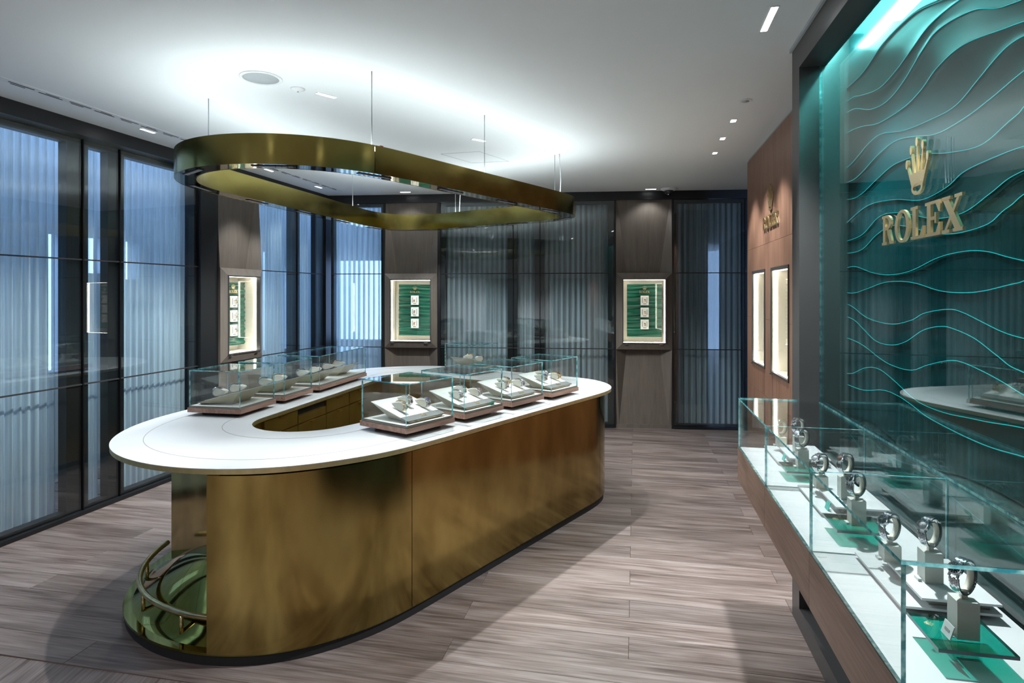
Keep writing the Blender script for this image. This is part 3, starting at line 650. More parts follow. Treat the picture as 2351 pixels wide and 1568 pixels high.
ul = MB(); LA, LB, LC = offset(RO, .040), offset(RO, .060), offset(RO, .080); n_ = len(RO)     # roof-shaped light strip washing the ceiling both ways
ul.v = [(p[0], p[1], .134) for p in LA]+[(p[0], p[1], .171) for p in LB]+[(p[0], p[1], .134) for p in LC]
for i in range(n_):
    j = (i+1) % n_
    for k in (0, 1): ul.face((k*n_+i, k*n_+j, (k+1)*n_+j, (k+1)*n_+i), 0)
    ul.face((j, i, 2*n_+i, 2*n_+j), 0)
build(ul, 'uplight_strip', 'led_up', rg)
RM = offset(RO, .06); NL = 15
for k in range(NL):
    i = int((k+.35)*n_r/NL) % n_r; p = RM[i]; a_, b_ = RM[i-2], RM[(i+2) % n_r]; an = atan2(b_[1]-a_[1], b_[0]-a_[0])
    lm = build(MB().box(-.115, .115, -.016, .016, -.002, .006), 'lamp_slot', 'black_matte', rg, (p[0], p[1], 0), an)
    cells = MB()
    for c in range(7): cells.box(-.108+.031*c, -.108+.031*c+.024, -.011, .011, -.0035, -.001)
    build(cells, 'lens_row', 'lens_dim', lm)
    ox, oy = sin(an), -cos(an)
    spot('ring_beam', (p[0], p[1], 2.385), RING_SPOT, 120, .5, .03)
    spot('ring_side_beam', (p[0], p[1], 2.384), RING_SIDE, 84, .8, .012, target=(p[0]+ox*1.75, p[1]+oy*1.75, 0))
for (x, y, wht) in ((-.819, 3.535, 0), (-.20, 4.40, 0), (-2.02, 4.03, 0), (.40, 5.66, 0), (.44, 5.62, 1), (-1.60, 6.08, 0), (-.60, 6.42, 0), (-.56, 6.40, 1)):
    build(MB().tube([(x, y, .13), (x+(.012 if wht else 0), y, .35), (x, y, .60)], .0032 if not wht else .005, 6), 'cable', 'cable_white' if wht else 'cable_steel', rg)
build(MB().box(-.012, .012, -.006, .006, 0, .006), 'sticker', 'red_sticker', rg, (-.77, 3.56, .165), .9)

# ================================================================== long counter
ZT = .92
CO = [(-.40, 3.26), (.008, 3.82), (.29, 4.205), (.605, 4.636), (.735, 4.815), (.815, 4.97), (.845, 5.12), (.832, 5.29), (.782, 5.445), (.697, 5.59), (.59, 5.675), (.25, 5.91), (-.05, 6.115), (-.40, 6.36), (-.60, 6.49), (-.78, 6.56), (-.95, 6.575), (-1.14, 6.545), (-1.34, 6.475), (-1.53, 6.365), (-1.68, 6.20), (-1.78, 5.98), (-1.86, 5.70), (-2.03, 4.9), (-2.13, 4.40), (-2.19, 4.09), (-2.232, 3.904), (-2.248, 3.72), (-2.238, 3.54), (-2.199, 3.367), (-2.146, 3.231), (-2.088, 3.127), (-2.015, 3.032), (-1.932, 2.946), (-1.82, 2.86), (-1.687, 2.785), (-1.558, 2.735), (-1.408, 2.703), (-1.25, 2.694), (-1.09, 2.714), (-.966, 2.756), (-.85, 2.817), (-.732, 2.897), (-.609, 3.0), (-.49, 3.14)]
CO = smooth(resample(catmull(CO, 8), 320), 16)
rl = ((-.524, 4.21), (.592, .806)); ll = ((-1.553, 3.92), (.196, .98)); bl = ((-.425, 5.567), (-.823, .568))
HV = [isect(*rl, *ll), isect(*rl, *bl), isect(*bl, *ll)]
HO = rounded(HV, [.32, .12, .16]); HO = resample(HO, 320)
k0 = nearest(CO, (-1.25, 2.694)); CO = CO[k0:]+CO[:k0]; k0 = nearest(HO, (-1.25, 3.43)); HO = HO[k0:]+HO[:k0]
def ray(P, cx, cy, a):
    """distance from (cx, cy) to the loop P in direction a"""
    best = 9
    for (p, q) in zip(P, P[1:]+P[:1]):
        dx, dy = q[0]-p[0], q[1]-p[1]; det = cos(a)*(-dy)+dx*sin(a)
        if abs(det) < 1e-9: continue
        rx, ry = p[0]-cx, p[1]-cy; r = (rx*(-dy)+dx*ry)/det; u = (cos(a)*ry-sin(a)*rx)/det
        if r > 0 and -1e-9 <= u <= 1+1e-9: best = min(best, r)
    return best
def match(A, B, cx=-.95, cy=4.7):
    """points of loop B on the rays from the middle through the points of A"""
    out = []
    for p in A:
        a = atan2(p[1]-cy, p[0]-cx); r = ray(B, cx, cy, a); out.append((cx+r*cos(a), cy+r*sin(a)))
    return out
ct = thing('long_counter', 'long rounded brass counter with white top and staff well in the middle', 'counter', (0, 0, 0))
HM = match(CO, HO)
build(MB().ringprism(CO, HM, ZT-.003, ZT, smooth=False), 'countertop', 'corian_white', ct)
build(MB().ringprism(offset(CO, .001), HM, ZT-.026, ZT-.0031), 'edge_band', 'brass_edge', ct)
for d in (.15, .50):
    if d < .3: A = offset(CO, d); B = offset(CO, d+.0035)
    else: A = resample(rounded(HV, [.48, .28, .32]), 300); A = offset(A, -.0); B = offset(A, .0035)
    if d > .3:
        c_ = HV; A = offset(HO, -.16); B = offset(HO, -.1635)
        build(MB().ringprism(A, B, ZT-.001, ZT+.0006, smooth=False), 'inlay_line', 'groove_grey', ct)
    else: build(MB().ringprism(A, B, ZT-.001, ZT+.0006, smooth=False), 'inlay_line', 'groove_grey', ct)
rdir = (.592, .806); rn = (-.806, .592)
jb = MB()
for (p, q) in (((-.40+.05, 3.26+.075), (-.75, 3.52)),):
    jb.tube([(p[0], p[1], ZT), (q[0], q[1], ZT)], .0012, 4)
build(jb, 'joint_line', 'groove_grey', ct)
BO = offset(CO, .055); BI = offset(CO, .075); ZB0, ZB1 = .055, .872
marks = [(-1.40, 2.785), (-.53, 3.172), (.735, 4.90), (.55, 5.60), (-.75, 6.47), (-1.74, 5.9), (-2.17, 3.86)]
ids = [nearest(BO, p) for p in marks]
for a, b in zip(ids, ids[1:]):
    A = arc(BO, a, b); B = arc(BI, a, b)
    def cut(P): return P[:-1]+[(P[-2][0]*.12+P[-1][0]*.88, P[-2][1]*.12+P[-1][1]*.88)]
    build(MB().strip(cut(A), cut(B), ZB0, ZB1), 'brass_panel', 'brass_brushed', ct)
build(MB().strip(offset(CO, .085)[ids[0]:]+offset(CO, .085)[:0], offset(CO, .095)[ids[0]:], ZB0, ZT-.026), 'core_wall', 'black_matte', ct) if ids[0] < ids[-1] else None
build(MB().prism(offset(CO, .066), 0, .05), 'plinth', 'black_matte', ct)
build(MB().prism(offset(CO, .0585), .048, .06), 'base_plate', 'brass_floor', ct)
P0, P1 = BO[ids[0]], BO[ids[-1]]
build(MB().strip([P1, (-1.50, 3.31)], [(P1[0]+.012, P1[1]+.015), (-1.488, 3.325)], .06, ZT-.026, smooth=False), 'recess_wall', 'brass_brushed', ct)
build(MB().strip([(-1.50, 3.31), (P0[0]+.03, P0[1]+.02)], [(-1.48, 3.31), (P0[0]+.05, P0[1]+.02)], .06, ZT-.026, smooth=False), 'recess_wall', 'brass_brushed', ct)
# polished mound in the foot recess and the foot rail
BP = offset(CO, .10)
reach = lambda cx, cy, a: ray(BP, cx, cy, a)
dm = MB(); cxm, cym = -1.52, 3.21; nr, na = 22, 64
RM_ = [min(.80, reach(cxm, cym, 2*pi*k/na)) for k in range(na)]
for i in range(nr+1):
    u = i/nr; z = .060+.27*(1-u*u)**1.35
    for k in range(na):
        r = u*RM_[k]; dm.v.append((cxm+r*cos(2*pi*k/na)*1.0, cym+r*sin(2*pi*k/na), max(z, .0601)))
for i in range(nr):
    for k in range(na): k2 = (k+1) % na; dm.face((i*na+k, i*na+k2, (i+1)*na+k2, (i+1)*na+k), 0, True)
build(dm, 'polished_mound', 'brass_floor', ct)
RLp = offset(CO, .135); i0 = nearest(RLp, (-2.08, 3.70)); i1 = nearest(RLp, (-1.38, 2.86))
path = [(p[0], p[1], .178) for p in arc(RLp, i0, i1)] if len(arc(RLp, i0, i1)) < 160 else [(p[0], p[1], .178) for p in arc(RLp, i1, i0)][::-1]
rr_ = build(MB().tube(path, .0145, 14), 'foot_rail', 'brass_rail', ct)
for f in (.22, .55, .84):
    p = path[int(f*(len(path)-1))]; build(MB().tube([(p[0], p[1], .06), (p[0], p[1], .17)], .0095, 10), 'rail_post', 'brass_rail', rr_)
# staff well: inner walls with drawers
HOw = offset(HO, -.035); HOx = offset(HO, -.05)
build(MB().ringprism(HOw, HOx, .06, ZT-.03, smooth=True), 'well_lining', 'brass_satin', ct)
lw = (-1.553-.035*.98, 3.92+.035*.196); la = atan2(.98, .196)
dr = [(-.06, .335, 1), (.34, .735, 2), (.74, 1.12, 1), (1.125, 1.5, 1)]
def onl(t): return (lw[0]+.196*t, lw[1]+.98*t)
for (a, b, k) in dr:
    for (z0, z1, hd) in ((.785, .885, 1), (.06, .780, 1)):
        p = onl(a); zt_ = z1
        if k == 2 and z0 > .5:
            s = build(MB().box(0, b-a, -.004, .004, .845, .885), 'open_slot', 'black_matte', ct, (p[0], p[1], 0), la); zt_ = .843
        d_ = build(MB().box(.002, b-a-.002, -.018, .0, z0+.002, zt_-.002), 'drawer', 'brass_satin', ct, (p[0], p[1], 0), la)
        if not (k == 2 and z0 > .5): build(MB().box((b-a)*.5-.035, (b-a)*.5+.035, -.034, -.016, zt_-.012, zt_-.004), 'handle', 'gold_handle', d_)
CHK = None

# ================================================================== wristwatches
def watch_meshes(rx, rz, dang, metal, tagn, span=9):
    """loop in the xz plane, band width along y; dial on the side at angle dang (from +x)"""
    hwid = .0085; C = (0, rz+.003)
    ca = (rx*cos(dang), C[1]+rz*sin(dang)); nrm = Vector((cos(dang)/rx, sin(dang)/rz)).normalized(); na_ = atan2(nrm.y, nrm.x)
    br = MB(); nl = 34
    for i in range(nl):
        a = 2*pi*i/nl; da = (a-dang+pi) % (2*pi)-pi
        if abs(da) < .55 or abs(da) > span: continue
        p = Vector((rx*cos(a), C[1]+rz*sin(a))); tn = Vector((-rx*sin(a), rz*cos(a))).normalized(); nn = Vector((tn.y, -tn.x))
        L_ = pi*(rx+rz)/nl*.92/2; wid = hwid*(1.0 if abs(da) > 1.3 else 1.12); th = .0016
        for c in range(5):
            y0 = -wid+2*wid*c/5; y1 = y0+2*wid/5*.92; sh = L_*(.0 if c in (0, 4) else (.9 if c % 2 else .0)); hb_ = th*(1 if c in (0, 4) else 1.25)
            o = len(br.v)
            for (u, w_) in ((-L_, -th), (L_, -th), (L_, hb_), (-L_, hb_)):
                for y in (y0, y1): q = p+tn*(u+sh)+nn*w_; br.v.append((q.x, y, q.y))
            for f in [(0, 1, 3, 2), (2, 3, 5, 4), (4, 5, 7, 6), (6, 7, 1, 0), (0, 2, 4, 6), (1, 7, 5, 3)]: br.face([o+k for k in f])
    def orient(mb_):     # local: disc in xy with axis z  ->  axis along nrm
        e1 = Vector((0, 1, 0)); ez = Vector((nrm.x, 0, nrm.y)); e2 = ez.cross(e1)
        return mb_.xform(lambda q: tuple(Vector((ca[0], 0, ca[1]))+e2*q[0]+e1*q[1]+ez*q[2]))
    R = .0135
    case = orient(MB().lathe([(R*.9, -.004), (R, -.003), (R*1.02, .002), (R*.98, .0035)], 26).box(-R*1.28, -R*.7, -.0095, -.006, -.0025, .0015).box(-R*1.28, -R*.7, .006, .0095, -.0025, .0015).box(R*.7, R*1.28, -.0095, -.006, -.0025, .0015).box(R*.7, R*1.28, .006, .0095, -.0025, .0015))
    bz = MB(); n = 48
    for k in range(n):
        a = 2*pi*k/n; rr = R*(1.0 if k % 2 else .965)
        bz.v += [(rr*cos(a), rr*sin(a), .003), (R*.93*cos(a), R*.93*sin(a), .0056), (R*.80*cos(a), R*.80*sin(a), .0052), (R*.80*cos(a), R*.80*sin(a), .003)]
    for k in range(n):
        j = (k+1) % n
        for q in range(3): bz.face((4*k+q, 4*j+q, 4*j+q+1, 4*k+q+1), 0)
    bz = orient(bz)
    dial = orient(MB().lathe([(R*.81, .002), (R*.81, .0042), (0, .0042)], 26))
    mk = MB()
    for k in range(12):
        a = 2*pi*k/12; c, s_ = cos(a), sin(a); o = len(mk.v)
        for r_ in (R*.56, R*.74):
            for w_ in (-.0006, .0006): mk.v += [(r_*c-w_*s_, r_*s_+w_*c, .0042), (r_*c-w_*s_, r_*s_+w_*c, .0048)]
        for f in [(0, 2, 3, 1), (4, 5, 7, 6), (0, 1, 5, 4), (2, 6, 7, 3), (1, 3, 7, 5), (0, 4, 6, 2)]: mk.face([o+k_ for k_ in f])
    mk = orient(mk)
    hd = MB().box(-.0004, .0004, -.001, R*.66, .0049, .0053); hd.box(-.001, R*.45, -.0005, .0005, .0054, .0058); hd = orient(hd)
    cr = orient(MB().tube([(0, R*1.0, .0), (0, R*1.2, .0)], .0022, 10))
    return dict(bracelet=br.mesh('bracelet_'+tagn, metal), case=case.mesh('case_'+tagn, metal), bezel=bz.mesh('bezel_'+tagn, metal), dial=dial, marks=mk.mesh('marks_'+tagn, 'steel' if metal == 'steel' else 'gold_watch'), hands=hd.mesh('hands_'+tagn, 'steel'), crown=cr.mesh('crown_'+tagn, metal))
DIALS = ['dial_dark', 'dial_white', 'dial_blue', 'dial_brown']
def watch_kind(rx, rz, dang, metal, tagn, span=9):
    d = watch_meshes(rx, rz, dang, metal, tagn, span); dl = d['dial']
    d['dials'] = {k: dl.mesh('dial_'+tagn+k, k) for k in DIALS}; return d
WK = dict(stand=watch_kind(.031, .034, pi-.62, 'steel', 'a'), cushion=watch_kind(.037, .024, pi-1.0, 'steel', 'b', 1.75), gold=watch_kind(.037, .024, pi-1.0, 'gold_watch', 'c', 1.75))
def watch(kind, dial, label, loc, rot, scale, group, small=False):
    k = WK[kind]; t = thing('wristwatch', label, 'watch', loc, 0, group, rot); t.scale = (scale,)*3
    place('bracelet', k['bracelet'], t); place('case', k['case'], t); d = place('dial', k['dials'][dial], t)
    if not small:
        place('bezel', k['bezel'], t); place('winding_crown', k['crown'], t); place('hour_markers', k['marks'], d); place('hands', k['hands'], d)
    return t

# ================================================================== glass display cases on the long counter
def cushion_mesh():
    mb = MB(); n = 22
    for y, s in ((-.0105, .80), (-.009, .93), (.009, .93), (.0105, .80)):
        for i in range(n):
            a = 2*pi*i/n; g_ = max(0, cos(a)); mb.v.append((.0360*s*cos(a)*(1+.75*g_), y, .0265-.006*g_+.0240*s*sin(a)*(1-.22*g_)))
    for j in range(3):
        for i in range(n): i2 = (i+1) % n; mb.face((j*n+i, j*n+i2, (j+1)*n+i2, (j+1)*n+i), 0, True)
    mb.face(range(n)); mb.face([3*n+i for i in range(n)][::-1])
    return mb.mesh('watch_cushion', 'leather_cream')
CUSH = cushion_mesh()
def pane(mb, *a): return mb
def tray_parts(t, L_=.30):
    hx = L_/2
    def zt(y): return .096-(.15+y)/.305*.078
    top = MB(); yv = (-.15, .102); th = .004
    for (y0, y1, nm, mt) in ((-.15, .100, 'tray_top', 'pad_white'), (.101, .155, 'tray_lip', 'lip_grey')):
        m_ = MB(); m_.v = [(-hx, y0, zt(y0)), (hx, y0, zt(y0)), (hx, y1, zt(y1)), (-hx, y1, zt(y1)), (-hx, y0, zt(y0)-th), (hx, y0, zt(y0)-th), (hx, y1, zt(y1)-th), (-hx, y1, zt(y1)-th)]
        for f in [(0, 1, 2, 3), (7, 6, 5, 4), (0, 4, 5, 1), (1, 5, 6, 2), (2, 6, 7, 3), (3, 7, 4, 0)]: m_.face(f[::-1])
        build(m_, nm, mt, t)
    h = MB(); e = .004; h.v = [(-hx+e, -.15+e, zt(-.15)-th), (hx-e, -.15+e, zt(-.15)-th), (hx-e, .155-e, zt(.155)-th), (-hx+e, .155-e, zt(.155)-th), (-hx+.06, -.05, 0), (hx-.06, -.05, 0), (hx-.03, .145, 0), (-hx+.03, .145, 0)]
    for f in [(0, 1, 5, 4), (1, 2, 6, 5), (2, 3, 7, 6), (3, 0, 4, 7), (4, 5, 6, 7)]: h.face(f)
    build(h, 'tray_hull', 'hull_cream', t)
    lg = place('logo', None, t, (0, .135, zt(.135)+.001)); lg.rotation_euler = (-pi/2+.25, 0, pi)
    for n_, me, x in LT:
        o = place(n_, me, lg, ((x-2.24)*.0115, 0, 0)); o.scale = (.0115, .012, .0115)
    c = place('crown_emblem', CR, lg, (0, 0, .016)); c.scale = (.0125, .012, .018)
    return zt
def display_case(pos, e1, L1, L2, out, cl, ntray, desc, gold, tag_card=False):
    """pos: centre; e1 along the counter; out=+1 when local +y points to the customer side"""
    a = atan2(e1[1], e1[0]) if out > 0 else atan2(-e1[1], -e1[0])
    t = thing('display_case', cl, 'display case', (pos[0], pos[1], ZT+.001), a, 'glass display cases on the long counter')
    x, y = L1/2, L2/2
    build(MB().box(-x+.06, x-.06, -y+.06, y-.06, 0, .022), 'foot', 'black_matte', t)
    build(MB().box(-x, x, -y, y, .022, .050), 'wood_base', 'case_wood', t)
    build(MB().box(-x+.006, x-.006, -y+.006, y-.006, .050, .061), 'pad_rim', 'pad_grey', t)
    build(MB().box(-x+.014, x-.014, -y+.014, y-.014, .0605, .0625), 'pad', 'pad_white', t)
    gx, gy, th, z0, z1 = x-.007, y-.007, .006, .061, .285; gm = ['glass_clear', 'glass_edge']
    build(MB().box(-gx, gx, -gy, -gy+th, z0, z1, 0, 1, 1), 'glass_pane', gm, t); build(MB().box(-gx, gx, gy-th, gy, z0, z1, 0, 1, 1), 'glass_pane', gm, t)
    build(MB().box(-gx, -gx+th, -gy+th, gy-th, z0, z1, 0, 1, 0), 'glass_pane', gm, t); build(MB().box(gx-th, gx, -gy+th, gy-th, z0, z1, 0, 1, 0), 'glass_pane', gm, t)
    build(MB().box(-gx, gx, -gy, gy, z1, z1+th, 0, 1, 2), 'glass_lid', gm, t)
    def wl(lx, ly, lz): return (pos[0]+lx*cos(a)-ly*sin(a), pos[1]+lx*sin(a)+ly*cos(a), ZT+lz)
    for k in range(ntray):
        ox = 0 if ntray == 1 else (-.21+.42*k)
        td = desc if ntray == 1 else desc+(', nearer half' if (k == 0) == (out > 0) else ', farther half')
        tr = thing('display_tray', 'sloping cream watch tray in '+td, 'tray', wl(ox, 0, .0625), a, 'watch trays in the counter cases'); zt = tray_parts(tr)
        for j, (cx, cyy) in enumerate(((-.085, .040), (-.005, -.025), (.085, .025))):
            sl = atan(.078/.305); z = .0625+zt(cyy)+.0005
            lp = wl(ox+cx, cyy, z); rot = Matrix.Rotation(a, 3, 'Z') @ Matrix.Rotation(-sl, 3, 'X') @ Matrix.Rotation(-pi/2, 3, 'Z')
            ro = rot.to_euler(); nm = ['left', 'middle', 'right'][j]
            who = ['first', 'middle', 'last'][j] if out < 0 else ['last', 'middle', 'first'][j]
            c = place('watch_cushion', CUSH, None, lp, rot=ro, scale=1.15)
            tag(c, '%s cream cushion from the camera in %s' % (who, td), 'cushion', 'cushions in the counter cases')
            watch('gold' if (j+k) % 3 == gold else 'cushion', DIALS[(j+k+gold) % 4], '%s wristwatch from the camera in %s' % (who, td), lp, ro, 1.15, 'watches in the counter cases', small=False)
    if tag_card:
        cd = place('green_card', MB().box(-.018, .018, -.001, .001, 0, .028).mesh('green_card', 'green_card'), None, wl(-.11, y-.03, .0625), rot=(-.25, 0, a)); tag(cd, 'small green card standing in the second case of the right-hand row', 'card')
e_r = (.592, .806); e_o = (.806, -.592); S_ = .39
def rc(F):        # centre from the front corner of the base (nearest the camera)
    return (F[0]+e_r[0]*S_/2-e_o[0]*S_/2, F[1]+e_r[1]*S_/2-e_o[1]*S_/2)
for i, F in enumerate(((-.566, 3.262), (-.282, 3.652), (.003, 4.048), (.295, 4.43))):
    nm = ['nearest', 'second', 'third', 'farthest'][i]
    display_case(rc(F), e_r, S_, S_*.98, -1, "glass case on walnut base, %s of four on the counter's right edge" % nm, 1, "the %s case on the counter's right edge" % nm, [2, 3, 1, 0][i], i == 1)
e_l = (.190, .982); n_l = (-.982, .190)
def lcn(F, L1): return (F[0]+e_l[0]*L1/2+n_l[0]*.19, F[1]+e_l[1]*L1/2+n_l[1]*.19)
display_case(lcn((-1.707, 3.807), .39), e_l, .39, .38, 1, 'square glass case with walnut base, nearest on the left edge of the counter', 1, "the nearest case on the counter's left edge", 3)
display_case(lcn((-1.607, 4.284), .39), e_l, .39, .38, 1, 'square glass case with walnut base, middle one on the left edge of the counter', 1, "the middle case on the counter's left edge", 1)
display_case(lcn((-1.507, 4.756), .86), e_l, .86, .38, 1, 'long double glass case at the far end of the counter left edge', 2, "the counter's long double case", 2)
display_case((-.405, 6.03), (.78, -.62), .39, .38, 1, 'glass case standing alone at the back edge of the counter', 1, "the lone case at the counter's back edge", 1)

# ================================================================== pilasters with display niches
def pilaster(fr, s0, s1, where, idx):
    w = s1-s0; zc0, zc1 = 1.0, 1.967
    p = thing('pilaster', 'brown faceted pillar with a lit green watch niche %s' % where, 'pillar', fr.w(0, s0), fr.rz, 'faceted pillars with display niches')
    def facet(name, pts, back=-.2):
        m_ = MB(); n = len(pts); m_.v = [q for q in pts]+[(back, q[1], q[2]) for q in pts]; m_.face(range(n)); m_.face([n+i for i in range(n)][::-1])
        for i in range(n): j = (i+1) % n; m_.face((j, i, n+i, n+j))
        build(m_, name, 'pilaster_wood', p)
    ia, ib = w*.20, w*.80; d = .055; k0, k1 = w*.06, w*.95
    for (za, zb) in ((H-.005, zc1), (.05, zc0)):
        up = za > zb; A, B, C_, D_ = (.0, k0, za), (0, k1, za), (-d, ib, zb), (-d, ia, zb)
        q = [A, D_, C_, B] if up else [A, B, C_, D_]
        facet('centre_facet', q); q1 = [(0, 0, za), (.05, 0, zb), (-d, ia, zb), (0, k0, za)]; q2 = [(0, w, za), (0, k1, za), (-d, ib, zb), (.05, w, zb)]
        facet('side_facet', q1 if up else q1[::-1]); facet('side_facet', q2 if up else q2[::-1])
    build(MB().box(-.2, .012, 0, w, 0, .05), 'skirting', 'pilaster_wood', p)
    v = p
    o0, o1, z0, z1 = .075, w-.075, zc0+.075, zc1-.075; f = MB(); x0, x1 = .02, .085
    O = [(0, zc0), (w, zc0), (w, zc1), (0, zc1)]; I = [(o0, z0), (o1, z0), (o1, z1), (o0, z1)]
    for k in range(4):
        j = (k+1) % 4; m_ = MB()
        m_.v = [(x1-.03, *O[k]), (x1-.03, *O[j]), (x1, *I[j]), (x1, *I[k]), (-.05, *O[k]), (-.05, *O[j]), (-.05, *I[j]), (-.05, *I[k])]
        for q in [(0, 1, 2, 3), (7, 6, 5, 4), (0, 4, 5, 1), (3, 2, 6, 7), (0, 3, 7, 4), (1, 5, 6, 2)]: m_.face(q)
        build(m_, 'frame_member', 'pilaster_wood', v)
    f = MB(); g = .012
    f.box(.05, .092, o0, o0+g, z0, z1).box(.05, .092, o1-g, o1, z0, z1).box(.05, .092, o0+g, o1-g, z0, z0+g).box(.05, .092, o0+g, o1-g, z1-g, z1); build(f, 'door_frame', 'bronze_frame', v)
    niche(v, .05, .24, o0+g, o1-g, z0+g, z1-g, 1)
    build(MB().box(.092, .100, o0+.02, o0+.06, z0-.010, z0-.002).box(.092, .100, o1-.09, o1-.04, z0-.010, z0-.002), 'lock', 'steel', v)
    # green pleated backdrop
    b0, b1, c0, c1 = o0+.075, o1-.030, z0+.075, z1-.065; gb = MB(); nz, ns = 150, 16; rnd = [random.random()*6 for _ in range(6)]
    for i in range(nz+1):
        z = c0+(c1-c0)*i/nz
        for j in range(ns+1):
            s = b0+(b1-b0)*j/ns; u = j/ns
            x = -.090+.006*sin(z*135+1.2*sin(u*5+rnd[0])+rnd[1])+.005*sin(z*78+1.5*sin(u*3.3+rnd[2]))
            gb.v.append((x, s, z))
    for i in range(nz):
        for j in range(ns): a_ = i*(ns+1)+j; gb.face((a_, a_+1, a_+ns+2, a_+ns+1), 0, True)
    gb.box(-.115, -.103, b0, b1, c0, c1); build(gb, 'green_backdrop', 'green_satin', v)
    lg = place('logo', None, v, (-.074, (b0+b1)/2, c1-.115), pi/2)
    for n_, me, x in LT: o = place(n_, me, lg, ((x-2.24)*.029, 0, 0)); o.scale = (.029, .03, .029)
    c = place('crown_emblem', CR, lg, (0, 0, .042)); c.scale = (.032, .03, .045)
    for k in range(3):
        zp = c1-.30+.03-.153*k; sp_ = (b0+b1)/2
        pl = thing('watch_plaque', '%s white watch plaque in the niche %s' % (['top', 'middle', 'bottom'][k], where), 'plaque', fr.w(-.074, s0+sp_, zp), fr.rz, 'watch plaques in the pillar niches')
        build(MB().box(0, .016, -.050, .050, 0, .122), 'plate', 'plaque_white', pl); build(MB().box(.016, .019, -.034, -.026, .03, .10).box(.016, .019, .026, .034, .03, .10).box(.016, .019, -.02, .02, .012, .022), 'lettering', 'groove_grey', pl)
        lp = fr.w(-.057, s0+sp_, zp+.030)
        rot = Matrix.Rotation(fr.rz, 3, 'Z') @ Matrix.Rotation(pi, 3, 'Z')
        watch('gold', DIALS[(k+idx) % 4], '%s wristwatch in the niche %s' % (['top', 'middle', 'bottom'][k], where), lp, rot.to_euler(), .9, 'watches in the pillar niches', small=True)
pilaster(LEFT, 2.074, 2.744, 'in the left glazed wall', 0); pilaster(BACK, -1.668, -.971, 'in the middle of the back wall', 1); pilaster(BACK, 1.328, 2.022, 'at the right of the back wall', 2)

# ================================================================== wall counter under the waves
ZC = .90; q0, q1 = .53, .910; tE, tF = 1.366, 3.346
wc = thing('wall_counter', 'walnut fronted display counter fixed below the teal wave wall', 'counter', (0, 0, 0), RQ)
for k in range(3):
    a, b = tE+.66*k, tE+.66*(k+1)
    build(MB().box(q0, q0+.02, a+.001, b-.001, ZC-.175, ZC-.004), 'front_panel', 'counter_wood', wc)
build(MB().box(q0+.02, fq0-.002, tE, tF, ZC-.175, ZC-.03), 'carcass', 'black_matte', wc)
build(MB().box(q0, q0+.28, tF-.002, tF+.018, ZC-.175, ZC-.004), 'end_panel', 'counter_wood', wc)
build(MB().box(q0+.004, q1, tE, tF, ZC-.03, ZC-.005), 'rim', 'bronze_frame', wc)
for k in range(3):
    a, b = tE+.66*k, tE+.66*(k+1)
    build(MB().box(q0+.010, q1-.004, a+.003, b-.003, ZC-.006, ZC), 'deck', 'corian_white', wc)
    build(MB().box(q0+.014, q0+.040, b-.036, b-.008, ZC, ZC+.001), 'label_plate', 'tag_silver', wc)
gm = ['glass_clear', 'glass_edge']; zg0, zg1, th = ZC, 1.149, .008
gc = thing('glass_case', 'long clear glass case with two inner dividers on the wall counter', 'display case', (0, 0, 0), RQ)
for k in range(3):
    a, b = tE+.66*k, tE+.66*(k+1)
    build(MB().box(q0+.001, q0+.001+th, a+.001, b-.001, zg0, zg1, 0, 1, 0), 'front_pane', gm, gc)
build(MB().box(q0+.001, q1, tE, tF, zg1, zg1+th, 0, 1, 2), 'lid', gm, gc)
for tt in (tE, tE+.66, tE+1.32, tF-th): build(MB().box(q0+.010, q1, tt, tt+th, zg0, zg1, 0, 1, 1), 'end_pane' if tt in (tE, tF-th) else 'divider', gm, gc)
SEC = ['nearest section', 'middle section', 'far section']
def stand(q, t, z, w, h, label):
    s = thing('watch_stand', label, 'stand', RW(q, t, z), RQ, 'watch stands in the wall counter case')
    build(MB().box(-w/2, w/2, -w/2, w/2, 0, h), 'block', 'stand_cream', s)
    hr = MB(); path = []
    for i in range(30):
        a = -pi/2-.35+(2*pi-1.9)*i/29-0; path.append(a)
    hr = MB(); rx, rz, cz = .0275, .0305, h+.047
    A = [(-pi/2-.5)+(pi+1.3)*i/26 for i in range(27)]
    for a in A:
        for r_ in (1.0, .90):
            for y in (-.007, .007): hr.v.append((rx*r_*cos(a), y, cz+rz*r_*sin(a)))
    for i in range(26):
        o = 4*i
        for f in ((0, 1, 5, 4), (3, 2, 6, 7), (2, 0, 4, 6), (1, 3, 7, 5)): hr.face([o+k for k in f], 0, True)
    hr.face((0, 2, 3, 1)); hr.face((104, 105, 107, 106)); build(hr, 'holder_ring', 'holder_ivory', s, (0, 0, 0), .62)
    build(MB().box(-.006, .006, -.006, .006, h, h+.022), 'stem', 'holder_ivory', s)
    build(MB().box(-w/2-.012, -w/2-.003, -.012, .012, 0, .007), 'price_tag', 'tag_silver', s)
def tilt(rz, tw): return (0, 0, rz+tw)
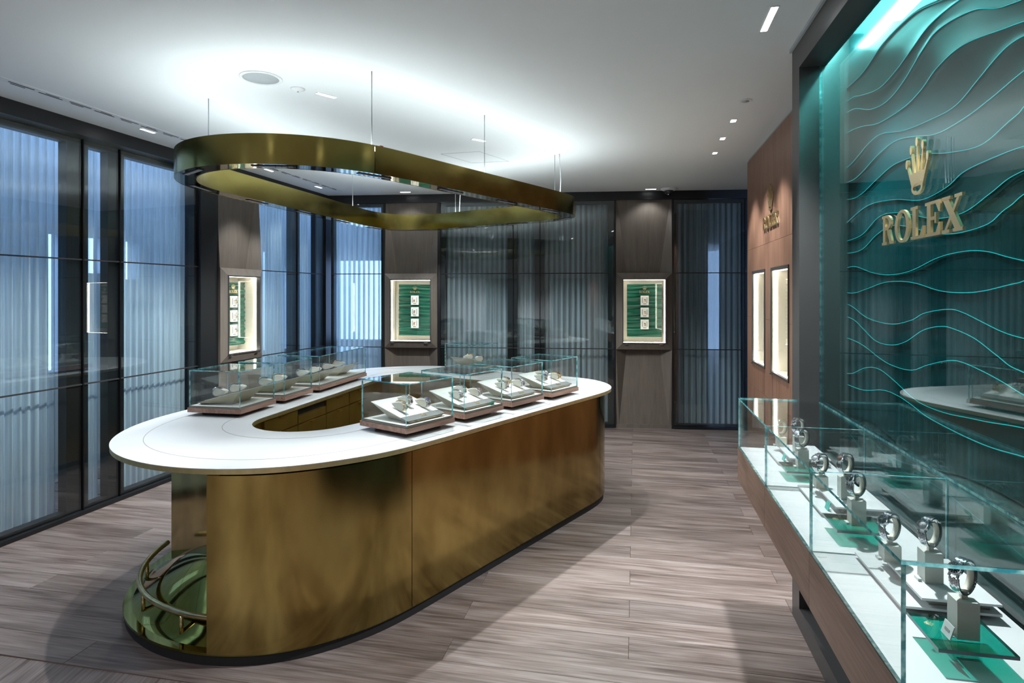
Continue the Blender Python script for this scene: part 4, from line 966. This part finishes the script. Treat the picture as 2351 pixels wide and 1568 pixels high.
for k in range(3):
    b = tE+.66*k; sec = SEC[k]
    lo = thing('step_plate', 'lower white step plate in the %s of the glass case' % sec, 'plate', RW(.655, b+.322, ZC), RQ, 'white step plates in the glass case')
    build(MB().box(0, .225, 0, .325, .010, .016), 'plate', 'corian_white', lo); build(MB().box(.02, .2, .02, .30, 0, .010), 'support', 'pad_grey', lo)
    hi = thing('step_plate', 'upper white step plate in the %s of the glass case' % sec, 'plate', RW(.703, b+.322, ZC+.016), RQ, 'white step plates in the glass case')
    build(MB().box(0, .177, 0, .262, .018, .024), 'plate', 'corian_white', hi); build(MB().box(.025, .16, .02, .24, 0, .018), 'support', 'pad_grey', hi)
    gp = thing('green_glass_plate', 'raised green glass plate in the %s of the glass case' % sec, 'plate', RW(.71, b+.156, ZC), RQ, 'green glass plates in the glass case')
    build(MB().box(-.076, .076, -.076, .076, .036, .044, 0, 1, 2), 'sheet', ['glass_green', 'green_edge'], gp)
    build(MB().box(-.03, .03, -.03, .03, 0, .036, 0, 1, 2), 'clear_foot', ['glass_clear', 'glass_clear'], gp)
    c = place('crown_emblem', CR, gp, (-.058, .03, .0445), rot=(-pi/2, 0, -pi/2)); c.scale = (.011, .004, .016)
    stand(.713, b+.148, ZC+.0445, .044, .082, 'watch stand on the green glass plate in the %s' % sec)
    stand(.768, b+.430, ZC+.040, .044, .080, 'taller watch stand on the upper white plate in the %s' % sec)
    stand(.715, b+.548, ZC+.040, .044, .046, 'shorter watch stand on the upper white plate in the %s' % sec)
    for (q, t, z, dl, lb) in ((.713, b+.148, ZC+.0445+.082, ['dial_dark', 'dial_dark', 'dial_white'][k], 'on the stand above the green glass plate'),
                              (.768, b+.430, ZC+.040+.080, ['dial_white', 'dial_brown', 'dial_dark'][k], 'on the taller stand of the white plate'),
                              (.715, b+.548, ZC+.040+.046, ['dial_dark', 'dial_white', 'dial_blue'][k], 'on the shorter stand of the white plate')):
        watch('stand', dl, 'wristwatch %s, %s of the glass case' % (lb, sec), RW(q, t, z+.008), (0, 0, RQ+.62), 1.1, 'watches in the wall counter case')
    cd = thing('name_card', 'small leaning card beside the green plate stand in the %s' % sec if k == 0 else 'small green leaning card on the white step plate in the %s' % sec, 'card', RW(.672, b+.135, ZC+.0445) if k == 0 else RW(.682, b+.36, ZC+.016), RQ)
    build(MB().box(-.001, .001, -.02, .02, 0, .03), 'card', 'tag_silver' if k == 0 else 'green_card', cd, (0, 0, .001), rot=(0, .30, 0)); build(MB().box(0, .016, -.004, .004, 0, .003), 'foot', 'tag_silver', cd)
    if k == 0: build(MB().box(-.0016, -.001, -.010, .010, .012, .018), 'print', 'groove_grey', cd, (0, 0, .001), rot=(0, .30, 0))

# every thing's Empty sits at the foot of its thing
bpy.context.view_layer.update()
KID = {}
for o in COL.objects:
    if o.parent: KID.setdefault(o.parent.name, []).append(o)
def below(o):
    for c in KID.get(o.name, []):
        yield c
        yield from below(c)
for o in list(COL.objects):
    if o.type == 'EMPTY' and o.parent is None and tuple(o.scale) == (1, 1, 1):
        P = [c.matrix_world @ Vector(b) for c in below(o) if c.type == 'MESH' for b in c.bound_box]
        if not P: continue
        lo = [min(p[i] for p in P) for i in range(3)]; hi = [max(p[i] for p in P) for i in range(3)]
        if all(lo[i]-.02 <= o.location[i] <= hi[i]+.02 for i in range(3)): continue
        new = Vector(((lo[0]+hi[0])/2, (lo[1]+hi[1])/2, lo[2])); d = o.rotation_euler.to_matrix().inverted() @ (new-o.location)
        o.location = new
        for c in KID.get(o.name, []): c.location = c.location-d
